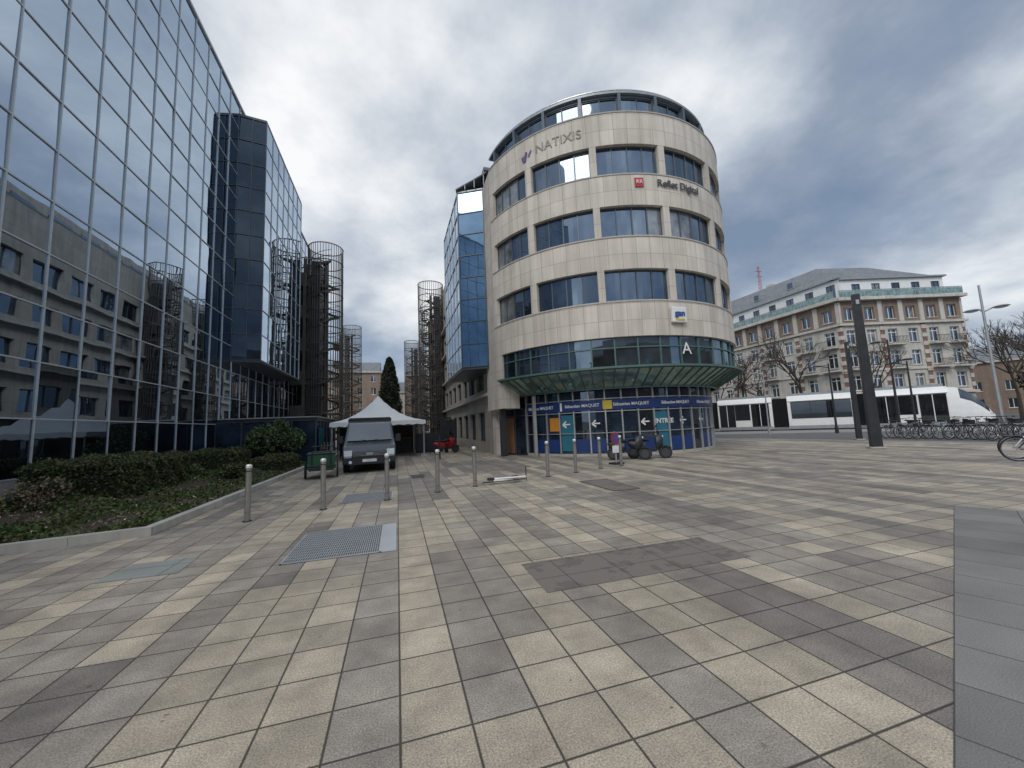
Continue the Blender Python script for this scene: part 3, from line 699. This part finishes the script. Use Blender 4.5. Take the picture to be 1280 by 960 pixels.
for i,(x,y) in enumerate(((-4.5,84),(-3.2,60),(2.2,68))):
    bush('alley_shrub',(x,y,1.5),(1.6,1.6,1.6),1200,'leaf_hedge',.12)
# ------------------------------------------------------------ street furniture
mb=MB();mb.cyl((0,0,0),(0,0,1.0),.052,.052,'stainless',20);mb.cyl((0,0,1.0),(0,0,1.04),.056,.056,'bollard_cap',20);mb.cyl((0,0,1.04),(0,0,1.065),.054,.04,'bollard_cap',20);mb.cyl((0,0,0),(0,0,.02),.075,.075,'dark_metal',16);mb.cyl((0,0,.93),(0,0,.95),.0535,.0535,'dark_metal',20)
bme=mb.mesh('bollard',True)
for x,y in ((-2.74,8.64),(-1.51,9.14),(-.24,9.59),(.96,10.05),(2.0,10.45),(4.37,11.1),(5.47,11.45),(6.59,11.86),(7.64,12.24)):
    inst(bme,'bollard',(x,y,0),rot=(random.gauss(0,.008),random.gauss(0,.008),0))
def pylon(name,x,y,h,w,rz):
    mb=MB();P=[(-w,-.1),(w,-.1),(w,.1),(-w,.1)]
    for i in range(4):
        a=P[i];b=P[(i+1)%4];mb.face([(a[0],a[1],0),(b[0],b[1],0),(b[0]*.62,b[1],h),(a[0]*.62,a[1],h)],'dark_metal')
    mb.face([(p[0]*.62,p[1],h) for p in P],'dark_metal');mb.box(-w-.08,-.18,0,w+.08,.18,.06,'concrete')
    mb.box(-w*.3,-.13,h*.93,w*.3,-.1,h*.96,'aluminium')
    o=mb.obj(name,bevel=.015);o.location=(x,y,0);o.rotation_euler=(0,0,rz)
pylon('pylon_totem',19.1,11.2,6.6,.2,R(-35));pylon('pylon_totem.001',24.0,14.8,5.4,.12,R(-35))
def lamp(name,x,y,h,heads,col='dark_metal',r=.06):
    e=empty(name,(x,y,0));mb=MB();mb.cyl((0,0,0),(0,0,h),r*1.3,r*.7,col,10);mb.cyl((0,0,0),(0,0,.5),r*2,r*1.8,col,10)
    for (z,dx,dy,l) in heads:
        d=Vector((dx,dy,0)).normalized();mb.cyl((0,0,z-.15),Vector((0,0,z))+d*l,.03,.03,col,6)
        p=Vector((0,0,z))+d*(l+.25);mb.sphere(p,(.3,.3,.07),col,10,4);mb.cyl(p-Vector((0,0,.07)),p-Vector((0,0,.03)),.15,.2,'lamp_glass',10)
    mb.obj('pole_and_heads',e,True);return e
lamp('street_lamp',27.2,10.8,7.4,[(6.2,.4,-1,.3),(6.2,-.4,1,.1)],'aluminium',.06)
lamp('street_lamp.001',30,16.2,6.0,[(5.9,-.4,1,.3),(4.6,.4,-1,.5)])
lamp('street_lamp.002',28,23.4,5.0,[(4.9,-.5,.8,.3)],'aluminium',.05)
lamp('street_lamp.003',33.5,17.2,4.8,[(4.7,-.8,.5,.6)])
lamp('street_lamp.004',31,20.5,5.2,[(5.0,-.8,.5,.5)])
# ------------------------------------------------------------ bicycles
def bike(colr,seed):
    random.seed(seed);mb=MB()
    for x in (-.52,.52):
        mb.torus((x,0,.34),(0,1,0),.33,.02,'black_rubber',24,5);mb.torus((x,0,.34),(0,1,0),.30,.009,'aluminium',24,4)
        for i in range(12):
            a=i*math.pi/6;mb.cyl((x,0,.34),(x+.3*math.cos(a),0,.34+.3*math.sin(a)),.003,.003,'aluminium',3,False)
        mb.cyl((x,-.05,.34),(x,.05,.34),.025,.025,'aluminium',6)
    T=lambda a,b,r=.016,m=colr:mb.cyl(a,b,r,r,m,6)
    T((-.52,0,.34),(-.08,0,.3));T((-.52,0,.34),(-.18,0,.78));T((-.08,0,.3),(-.2,0,.9),.018);T((-.08,0,.3),(.36,0,.75),.02);T((-.17,0,.75),(.35,0,.82),.018)
    T((.34,0,.92),(.44,0,.5),.02);T((.44,.05,.5),(.52,.05,.34),.01);T((.44,-.05,.5),(.52,-.05,.34),.01);T((.34,0,.92),(.32,0,1.03),.014,'dark_metal')
    T((.32,-.28,1.05),(.32,.28,1.05),.012,'dark_metal');T((.32,-.28,1.05),(.2,-.3,1.03),.018,'black_rubber');T((.32,.28,1.05),(.2,.3,1.03),.018,'black_rubber')
    mb.sphere((-.22,0,.95),(.14,.08,.035),'black_rubber',8,4);mb.torus((-.08,0,.3),(0,1,0),.09,.01,'dark_metal',12,4)
    T((-.08,-.1,.38),(-.08,-.16,.38),.012,'dark_metal');T((-.08,.1,.22),(-.08,.16,.22),.012,'dark_metal')
    if seed%2: mb.box(.5,-.15,.72,.78,.15,.92,'plastic_black')
    mb.box(-.75,-.06,.7,-.3,.06,.715,'dark_metal')
    return mb.mesh('bicycle',True)
bk=[bike(c,i) for i,c in enumerate(('dark_metal','aluminium','frame_bluegrey','plastic_black'))]
random.seed(5)
for i in range(14):
    t_=i/13;x=26.3+random.uniform(-.2,.2);y=14.6-t_*5.0
    inst(bk[i%4],'bicycle',(x+random.uniform(-.15,.15),y,0),rot=(random.uniform(-.12,.12),0,R(-20)+random.uniform(-.25,.25)))
for i in range(4):
    inst(bk[(i+1)%4],'bicycle',(25.2+i*.5,8.9-i*.35,0),rot=(random.uniform(-.12,.12),0,R(30)+random.uniform(-.25,.25)))
inst(bk[0],'bicycle',(16.9,6.0,0),rot=(.08,0,R(-50)));inst(bk[1],'bicycle',(17.5,6.3,0),rot=(-.05,0,R(-42)))
mb=MB()
for i in range(7):
    y=14.3-i*.8
    for s_ in (0,.7):mb.cyl((26.3+s_-.35,y,0),(26.3+s_-.35,y,.8),.025,.025,'stainless',8)
    mb.cyl((25.95,y,.8),(26.65,y,.8),.025,.025,'stainless',8)
mb.obj('bike_rack')
# ------------------------------------------------------------ tram
TR=empty('tram')
def tbox(mb,s0,s1,o0,o1,z0,z1,mat):
    P=[tp(s0,o0,z0),tp(s1,o0,z0),tp(s1,o1,z0),tp(s0,o1,z0),tp(s0,o0,z1),tp(s1,o0,z1),tp(s1,o1,z1),tp(s0,o1,z1)]
    for q in ((3,2,1,0),(4,5,6,7),(0,1,5,4),(1,2,6,5),(2,3,7,6),(3,0,4,7)): mb.face([P[i] for i in q],mat)
def module(s0,s1,wins):
    body=MB();
    prof=[(0.0,.25),(0.04,.9),(0.0,2.3),(-.1,2.9),(-.35,3.2),(-2.05,3.2),(-2.3,2.9),(-2.4,2.3),(-2.44,.9),(-2.4,.25)]
    n=len(prof)
    for i in range(n):
        a=prof[i];b=prof[(i+1)%n];body.face([tp(s0,a[0],a[1]),tp(s1,a[0],a[1]),tp(s1,b[0],b[1]),tp(s0,b[0],b[1])],'white_paint')
    for s_ in (s0,s1): body.face([tp(s_,p[0],p[1]) for p in prof],'white_paint')
    body.obj('body_module',TR,True)
    w=MB()
    for (a,b,z0,z1) in wins:
        tbox(w,a,b,-.05,.055,z0,z1,'car_glass');tbox(w,a,b,-2.46,-2.3,z0,z1,'car_glass')
        tbox(w,a-.04,b+.04,.03,.05,z0-.04,z1+.04,'black_rubber')
        if z0<.6: tbox(w,(a+b)/2-.025,(a+b)/2+.025,.05,.066,z0,z1,'white_paint')
        elif b-a>2:
            for q in (1/3,2/3): tbox(w,a+(b-a)*q-.02,a+(b-a)*q+.02,.05,.06,z0,z1,'black_rubber')
    tbox(w,s0+.05,s1-.05,-.02,.045,.12,.42,'zinc');tbox(w,s0+.05,s1-.05,-.05,.0,.02,.13,'plastic_black');tbox(w,s0+.1,s1-.1,-2.0,-.5,3.2,3.42,'zinc')
    tbox(w,s0+.02,s1-.02,-.1,.0,2.66,2.70,'zinc')
    w.obj('windows',TR)
module(7.8,12.6,[(8.1,12.3,1.1,2.58)])
module(2.3,6.7,[(2.45,3.9,.45,2.58),(4.1,5.1,1.1,2.58),(5.2,6.5,.45,2.58)])
module(13.8,18.5,[(14.1,15.5,.45,2.58),(15.7,16.9,1.1,2.58),(17.0,18.3,.45,2.58)])
module(19.7,24.5,[(20.1,24.1,1.1,2.58)]);module(25.7,32,[(26,31,1.1,2.58)])
bl=MB()
for a,b in ((6.7,7.8),(12.6,13.8),(18.5,19.7),(24.5,25.7)):
    k=10
    for i in range(k):
        s0=a+(b-a)*i/k;s1=a+(b-a)*(i+1)/k;sm=(s0+s1)/2
        bl.face([tp(s0,-.2,.3),tp(sm,-.08,.3),tp(sm,-.08,3.0),tp(s0,-.2,3.0)],'black_rubber');bl.face([tp(sm,-.08,.3),tp(s1,-.2,.3),tp(s1,-.2,3.0),tp(sm,-.08,3.0)],'black_rubber')
    tbox(bl,a,b,-2.2,-.22,.3,3.02,'black_rubber')
bl.obj('bellows',TR)
ns=MB();secs=[]
for s_,zt_,w_ in ((2.3,3.2,1.2),(1.7,3.1,1.18),(1.1,2.65,1.12),(.6,2.0,1.02),(.25,1.45,.9),(0,1.0,.75)):
    secs.append([tp(s_,-1.2+w_,.3),tp(s_,-1.2+w_*1.02,.9),tp(s_,-1.2+w_*.98,min(2.2,zt_*.72)),tp(s_,-1.2+w_*.8,zt_-.1),tp(s_,-1.2,zt_),tp(s_,-1.2-w_*.8,zt_-.1),tp(s_,-1.2-w_*.98,min(2.2,zt_*.72)),tp(s_,-1.2-w_*1.02,.9),tp(s_,-1.2-w_,.3)])
for i in range(len(secs)-1):
    for j in range(8):
        gl=(j in (3,4) and i>=1 and i<4) or (j in (2,5) and 1<=i<4)
        ns.face([secs[i][j],secs[i+1][j],secs[i+1][j+1],secs[i][j+1]],'car_glass' if gl else 'white_paint')
ns.face(secs[-1],'white_paint');ns.face([tp(2.3,0,.3),tp(2.3,-2.4,.3),tp(0,-1.95,.3),tp(0,-.45,.3)],'plastic_black')
ns.obj('nose',TR,True)
# ------------------------------------------------------------ vans
def van(name,loc,rz,paint):
    V=empty(name,loc,rz)
    mb=MB();w=.99
    prof=[(.0,.35),(-.04,.55),(-.02,.82),(.12,1.02),(.62,1.16),(1.3,1.92),(1.75,2.05),(5.0,2.05),(5.1,1.85),(5.1,.35)]
    n=len(prof)
    def wz(z): return w if z<1.15 else w-(z-1.15)*.14
    L_=[Vector((-wz(z),y,z)) for y,z in prof];R_=[Vector((wz(z),y,z)) for y,z in prof]
    for i in range(n):
        j=(i+1)%n;mb.face([L_[i],L_[j],R_[j],R_[i]],paint)
    mb.face([L_[i] for i in (0,1,2,3,4,9)][::-1],paint);mb.face([L_[i] for i in (4,5,6,7,8,9)][::-1],paint)
    mb.face([R_[i] for i in (0,1,2,3,4,9)],paint);mb.face([R_[i] for i in (4,5,6,7,8,9)],paint)
    mb.obj('body',V,bevel=.05)
    mb=MB()
    mb.face([(-.86,.66,1.21),(.86,.66,1.21),(.79,1.27,1.89),(-.79,1.27,1.89)],'car_glass')
    for p in mb.v: p.y-=.03;p.z+=.03
    for s_ in (-1,1):
        mb.face([(s_*1.0,1.0,1.2),(s_*1.0,1.9,1.2),(s_*.91,1.9,1.8),(s_*.92,1.45,1.8)],'car_glass')
    mb.box(-.62,-.055,.62,.62,.0,.8,'plastic_black');mb.box(-.8,-.07,.33,.8,.0,.55,'plastic_black');mb.box(-.26,-.085,.42,.26,-.07,.53,'plate_white')
    for z in (.66,.71,.76): mb.box(-.6,-.065,z,.6,-.05,z+.015,'aluminium')
    for s_ in (-1,1):
        mb.box(s_*.64,-.05,.66,s_*.93,.06,.88,'lamp_glass');mb.box(s_*.66,-.06,.6,s_*.92,-.03,.65,'aluminium')
        mb.box(s_*1.02,.75,1.15,s_*1.22,.85,1.45,'plastic_black');mb.box(s_*.98,.78,1.2,s_*1.04,.82,1.25,'plastic_black')
        mb.cyl((s_*.7,-.075,.43),(s_*.7,-.065,.43),.06,.06,'lamp_glass',10)
        mb.cyl((s_*.1,.6,1.22),(s_*.6,.75,1.33),.012,.012,'black_rubber',5)
    mb.box(-.12,-.09,.68,.12,-.06,.78,'aluminium')
    mb.obj('front_details',V)
    mb=MB()
    for y in (.85,4.1):
        for s_ in (-1,1):
            mb.cyl((s_*.78,y,.33),(s_*1.0,y,.33),.33,.33,'black_rubber',24);mb.cyl((s_*.995,y,.33),(s_*1.01,y,.33),.2,.18,'aluminium',16)
    mb.obj('wheels',V,True)
    mb=MB()
    for y in (1.9,3.2,4.7): mb.box(-.9,y,2.03,.9,y+.06,2.16,'dark_metal')
    if paint=='van_paint': mb.box(-.85,1.9,2.16,.85,4.8,2.2,'plastic_black')
    mb.obj('roof_rack',V)
van('delivery_van',(-1.05,16.3,0),R(3),'van_paint')
van('delivery_van.001',(44.0,14.0,0),R(-60),'white_paint')
# ------------------------------------------------------------ tent
TE=empty('marquee_tent',(-1.15,26,0),R(4));mb=MB();a_=2.6;N=12
def tz(x,y):
    r=max(abs(x),abs(y));k=(1-r)
    return 2.15+.35*k+1.35*max(0,k)**2.2
def TP(i,j):
    x=-1+2*i/N;y=-1+2*j/N;return (x*a_,y*a_,tz(x,y))
for i in range(N):
    for j in range(N): mb.face([TP(i,j),TP(i+1,j),TP(i+1,j+1),TP(i,j+1)],'tent_fabric')
for (p,q) in (((-1,-1),(1,-1)),((1,-1),(1,1)),((1,1),(-1,1)),((-1,1),(-1,-1))):
    for k in range(10):
        A_=[p[0]+(q[0]-p[0])*k/10,p[1]+(q[1]-p[1])*k/10];B_=[p[0]+(q[0]-p[0])*(k+1)/10,p[1]+(q[1]-p[1])*(k+1)/10]
        mb.face([(A_[0]*a_,A_[1]*a_,2.15),(B_[0]*a_,B_[1]*a_,2.15),(B_[0]*a_*1.01,B_[1]*a_*1.01,1.93),((A_[0]+B_[0])/2*a_*1.01,(A_[1]+B_[1])/2*a_*1.01,1.88),(A_[0]*a_*1.01,A_[1]*a_*1.01,1.93)],'tent_fabric')
mb.obj('canopy',TE,True)
mb=MB()
for x in (-a_+.1,a_-.1):
    for y in (-a_+.1,a_-.1): mb.cyl((x,y,0),(x,y,2.15),.05,.05,'aluminium',8);mb.box(x-.2,y-.2,0,x+.2,y+.2,.12,'concrete')
mb.cyl((0,0,3.5),(0,0,4.0),.04,.02,'aluminium',6);mb.obj('poles',TE)
mb=MB();mb.box(-2.2,1.6,0,2.2,2.2,1.0,'plastic_black');mb.box(-2.25,1.55,1.0,2.25,2.25,1.05,'brown_panel');mb.box(-2.4,2.3,0,2.4,2.4,1.9,'plastic_black');mb.obj('counter',TE)
# ------------------------------------------------------------ cargo tricycle
CT=empty('cargo_tricycle',(-2.6,15.3,0),R(8));mb=MB()
mb.box(-.45,-.1,.42,.45,1.2,.85,'green_paint');mb.box(-.48,-.13,.85,.48,1.23,.9,'plastic_black');mb.box(-.46,-.11,.34,.46,1.21,.41,'dark_metal')
mb.obj('cargo_box',CT,bevel=.03)
mb=MB()
for s_ in (-.52,.52): 
    mb.torus((s_,.3,.3),(1,0,0),.27,.035,'black_rubber',20,6);mb.cyl((s_-.03,.3,.3),(s_+.03,.3,.3),.22,.22,'dark_metal',14)
mb.torus((0,2.1,.3),(1,0,0),.27,.035,'black_rubber',20,6);mb.cyl((-.02,2.1,.3),(.02,2.1,.3),.2,.2,'dark_metal',14)
for a,b in (((0,1.2,.4),(0,2.1,.3)),((0,1.8,.35),(0,1.9,.95)),((0,1.2,.5),(0,1.85,.75)),((-.35,1.15,1.1),(.35,1.15,1.1)),((0,1.15,.9),(0,1.15,1.1)),((-.3,-.15,.95),(-.3,-.15,.5)),((.3,-.15,.95),(.3,-.15,.5)),((-.3,-.15,.95),(.3,-.15,.95))): mb.cyl(a,b,.025,.025,'dark_metal',6)
mb.sphere((0,1.9,.98),(.13,.18,.05),'black_rubber');mb.box(-.4,-.3,.3,.4,-.12,.36,'dark_metal')
mb.obj('frame_and_wheels',CT,True)
# ------------------------------------------------------------ motor scooters
def moto(paint):
    mb=MB()
    for x in (-.62,.62): mb.torus((x,0,.26),(0,1,0),.2,.065,'black_rubber',20,8);mb.cyl((x,-.04,.26),(x,.04,.26),.15,.15,'dark_metal',14)
    mb.profx([(-.1,.3),(.1,.3),(.12,.36),(-.12,.36)],-.25,.3,'plastic_black')
    def loft(secs,mat):
        for i in range(len(secs)-1):
            a=secs[i];b=secs[i+1];n=len(a)
            for j in range(n): mb.face([a[j],a[(j+1)%n],b[(j+1)%n],b[j]],mat)
        mb.face(secs[0],mat);mb.face(secs[-1],mat)
    def ov(x,y,z0,z1,n=10): return [(x,y*math.cos(2*math.pi*k/n),(z0+z1)/2+(z1-z0)/2*math.sin(2*math.pi*k/n)) for k in range(n)]
    loft([ov(-.85,.06,.6,.7),ov(-.7,.14,.42,.78),ov(-.4,.18,.3,.76),ov(-.15,.15,.3,.72)],paint)
    loft([ov(-.82,.1,.74,.82),ov(-.5,.17,.73,.86),ov(-.1,.14,.7,.82),ov(.02,.08,.7,.76)],'black_rubber')
    loft([ov(.28,.2,.3,.95),ov(.38,.22,.35,1.0),ov(.5,.15,.5,1.02),ov(.56,.06,.6,.9)],paint)
    loft([ov(.45,.1,.42,.5),ov(.65,.11,.44,.54),ov(.85,.07,.38,.44)],paint)
    mb.cyl((.62,0,.26),(.36,0,1.05),.04,.04,'dark_metal',8);mb.cyl((.34,-.34,1.08),(.34,.34,1.08),.02,.02,'black_rubber',8)
    mb.face([(.42,-.18,1.0),(.42,.18,1.0),(.32,.15,1.35),(.32,-.15,1.35)],'car_glass')
    for s_ in (-1,1): mb.cyl((.36,s_*.2,1.1),(.33,s_*.3,1.28),.01,.01,'dark_metal',5);mb.sphere((.33,s_*.3,1.3),(.02,.07,.05),'dark_metal',8,4)
    mb.cyl((-.8,.16,.35),(-.35,.18,.28),.05,.04,'dark_metal',8);mb.sphere((.55,0,.88),(.04,.07,.05),'lamp_glass',8,4)
    return mb.mesh('motor_scooter',True)
m1=moto('dark_metal');m2=moto('red_paint')
for x,y,a in ((9.0,13.8,-40),(9.9,13.7,-30)): inst(m1,'motor_scooter',(x,y,0),rot=(R(-7),0,R(a)))
inst(m2,'motor_scooter',(3.0,25.0,0),rot=(R(-6),0,R(15)));inst(m2,'motor_scooter',(3.4,26.2,0),rot=(R(-6),0,R(60)))
KS=MB();KS.M=Matrix.Translation((2.45,10.45,.07))@Matrix.Rotation(R(6),4,'Z')
KS.box(.05,-.02,.02,.62,.13,.06,'white_paint');KS.cyl((0,.05,.05),(0,.05,.11),.1,.1,'black_rubber',16);KS.cyl((.72,.05,.05),(.72,.05,.11),.1,.1,'black_rubber',16)
KS.cyl((0,.05,.08),(.98,-.14,.09),.022,.02,'white_paint',8);KS.cyl((.98,-.14,-.03),(.98,-.14,.36),.015,.015,'black_rubber',8);KS.cyl((.62,.05,.06),(.74,.05,.08),.03,.02,'plastic_black',6)
KS.box(.5,.0,.06,.7,.1,.075,'red_paint')
KS.obj('kick_scooter',smooth=True)
mb=MB();mb.cyl((2.3,10.9,.006),(3.6,11.0,.006),.03,.03,'plastic_black',6);mb.obj('cable_cover')
S_=empty('traffic_sign',(7.75,12.75,0),R(10));mb=MB();mb.cyl((0,0,0),(0,0,1.2),.025,.025,'aluminium',8);mb.cyl((0,-.03,.95),(0,-.045,.95),.22,.22,'red_paint',24);mb.cyl((0,-.046,.95),(0,-.05,.95),.165,.165,'blue_paint',24)
mb.M=Matrix.Translation((0,-.054,.95))@Matrix.Rotation(R(45),4,'Y');mb.box(-.2,0,-.02,.2,.003,.02,'red_paint');mb.M=None
mb.box(-.17,-.05,.42,.17,-.03,.68,'plate_white');mb.box(-.2,-.2,0,.2,.2,.06,'black_rubber');mb.obj('sign_parts',S_)
mb=MB();mb.box(1.2,30,0,1.3,34,2.2,'plastic_black');mb.box(1.2,30,2.3,4,34,2.42,'plastic_black');mb.box(3.2,30,0,4.4,30.1,2.2,'dark_metal')
for x in (1.3,3.9): mb.cyl((x,30,0),(x,30,2.3),.05,.05,'dark_metal',6)
mb.box(1.5,31,0,2.6,31.6,1.0,'brown_panel');mb.obj('cafe_shelter')
mb=MB();mb.box(2.1,20.6,0,2.16,21.1,1.2,'dark_metal');mb.box(1.2,27,0,3,27.1,1.3,'dark_metal');mb.obj('menu_board')
# ------------------------------------------------------------ camera
cam=bpy.data.cameras.new('camera');cam.sensor_width=36;cam.lens=13.5;cam.clip_end=2000;cam.clip_start=.05
co=bpy.data.objects.new('camera',cam);sc.collection.objects.link(co);sc.camera=co
psi,p,rho=R(16.8),R(6.1),R(2.46)
F=Vector((math.sin(psi)*math.cos(p),math.cos(psi)*math.cos(p),math.sin(p)));Rt=Vector((math.cos(psi),-math.sin(psi),0));Up=Rt.cross(F)
R2=Rt*math.cos(rho)-Up*math.sin(rho);U2=Up*math.cos(rho)+Rt*math.sin(rho)
M=Matrix((R2,U2,-F)).transposed().to_4x4();M.translation=Vector((0,0,1.6));co.matrix_world=M
# ------------------------------------------------------------ world
w=bpy.data.worlds.new('World');sc.world=w;w.use_nodes=True;nt=w.node_tree;nt.nodes.clear()
class WT(NT):
    def __init__(s,nt): s.t=nt
t=WT(nt);out=t.n('ShaderNodeOutputWorld')
SAZ,SEL=-140,42
sky=t.n('ShaderNodeTexSky',sky_type='NISHITA');sky.sun_disc=False;sky.sun_elevation=R(SEL);sky.sun_rotation=R(SAZ)
b1=t.n('ShaderNodeBackground');t.l(sky.outputs[0],b1.inputs[0]);b1.inputs[1].default_value=.11
g=t.n('ShaderNodeTexCoord').outputs['Generated'];spx=t.n('ShaderNodeSeparateXYZ');t.l(g,spx.inputs[0])
zc=t.math('ADD',t.math('MAXIMUM',spx.outputs[2],0.),.3)
cv=t.n('ShaderNodeCombineXYZ');t.l(t.math('DIVIDE',spx.outputs[0],zc),cv.inputs[0]);t.l(t.math('DIVIDE',spx.outputs[1],zc),cv.inputs[1]);cv.inputs[2].default_value=3.3
def wnoise(scale,det,rough,dist):
    nd=t.n('ShaderNodeTexNoise');nd.inputs['Scale'].default_value=scale;nd.inputs['Detail'].default_value=det;nd.inputs['Roughness'].default_value=rough;nd.inputs['Distortion'].default_value=dist;t.l(cv.outputs[0],nd.inputs['Vector']);return nd.outputs['Fac']
n1=wnoise(1.1,3,.5,.2);n2=wnoise(3.2,5,.58,0)
def dirb(az,el,a,b):
    d=(math.sin(R(az))*math.cos(R(el)),math.cos(R(az))*math.cos(R(el)),math.sin(R(el)))
    dp=t.n('ShaderNodeVectorMath',operation='DOT_PRODUCT');t.l(g,dp.inputs[0]);dp.inputs[1].default_value=d
    return t.rng(dp.outputs['Value'],a,b,0,1)
fac=t.math('ADD',t.math('MULTIPLY',n1,.64),t.math('MULTIPLY',n2,.36))
fac=t.math('ADD',.49,t.math('MULTIPLY',t.math('SUBTRACT',fac,.5),1.6))
fac=t.math('ADD',fac,t.math('MULTIPLY',dirb(10,45,.82,1.),.2))
fac=t.math('ADD',fac,t.math('MULTIPLY',dirb(75,20,.965,1.),.18))
fac=t.math('ADD',fac,t.math('MULTIPLY',dirb(0,5,.85,1.),.12))
fac=t.math('SUBTRACT',fac,t.math('MULTIPLY',dirb(58,38,.8,1.),.06))
cr=t.n('ShaderNodeValToRGB');t.l(fac,cr.inputs[0]);e=cr.color_ramp
e.elements[0].position=.28;e.elements[0].color=(.20,.27,.38,1)
e.elements[1].position=.80;e.elements[1].color=(.98,.99,1.0,1)
for ps,c in ((.42,(.29,.35,.45,1)),(.52,(.42,.48,.57,1)),(.63,(.62,.67,.73,1))):
    x=e.elements.new(ps);x.color=c
stg=t.math('ADD',1.03,t.math('MULTIPLY',dirb(200,50,.2,1.),1.1))  # added brighter sky sector behind the camera, out of view, lifts light on the facades
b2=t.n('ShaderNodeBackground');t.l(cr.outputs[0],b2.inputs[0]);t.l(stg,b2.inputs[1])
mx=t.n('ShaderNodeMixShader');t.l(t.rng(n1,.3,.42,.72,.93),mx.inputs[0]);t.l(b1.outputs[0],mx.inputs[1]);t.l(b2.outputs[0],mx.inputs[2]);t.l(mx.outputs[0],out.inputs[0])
su=bpy.data.lights.new('sun','SUN');su.energy=1.3;su.angle=R(25);su.color=(1,.95,.88)
so=bpy.data.objects.new('sun',su);sc.collection.objects.link(so)
az,el=R(SAZ),R(SEL);D_=Vector((math.sin(az)*math.cos(el),math.cos(az)*math.cos(el),math.sin(el)))
so.rotation_euler=D_.to_track_quat('Z','Y').to_euler()
sc.view_settings.view_transform='Standard';sc.view_settings.look='None';sc.view_settings.exposure=0
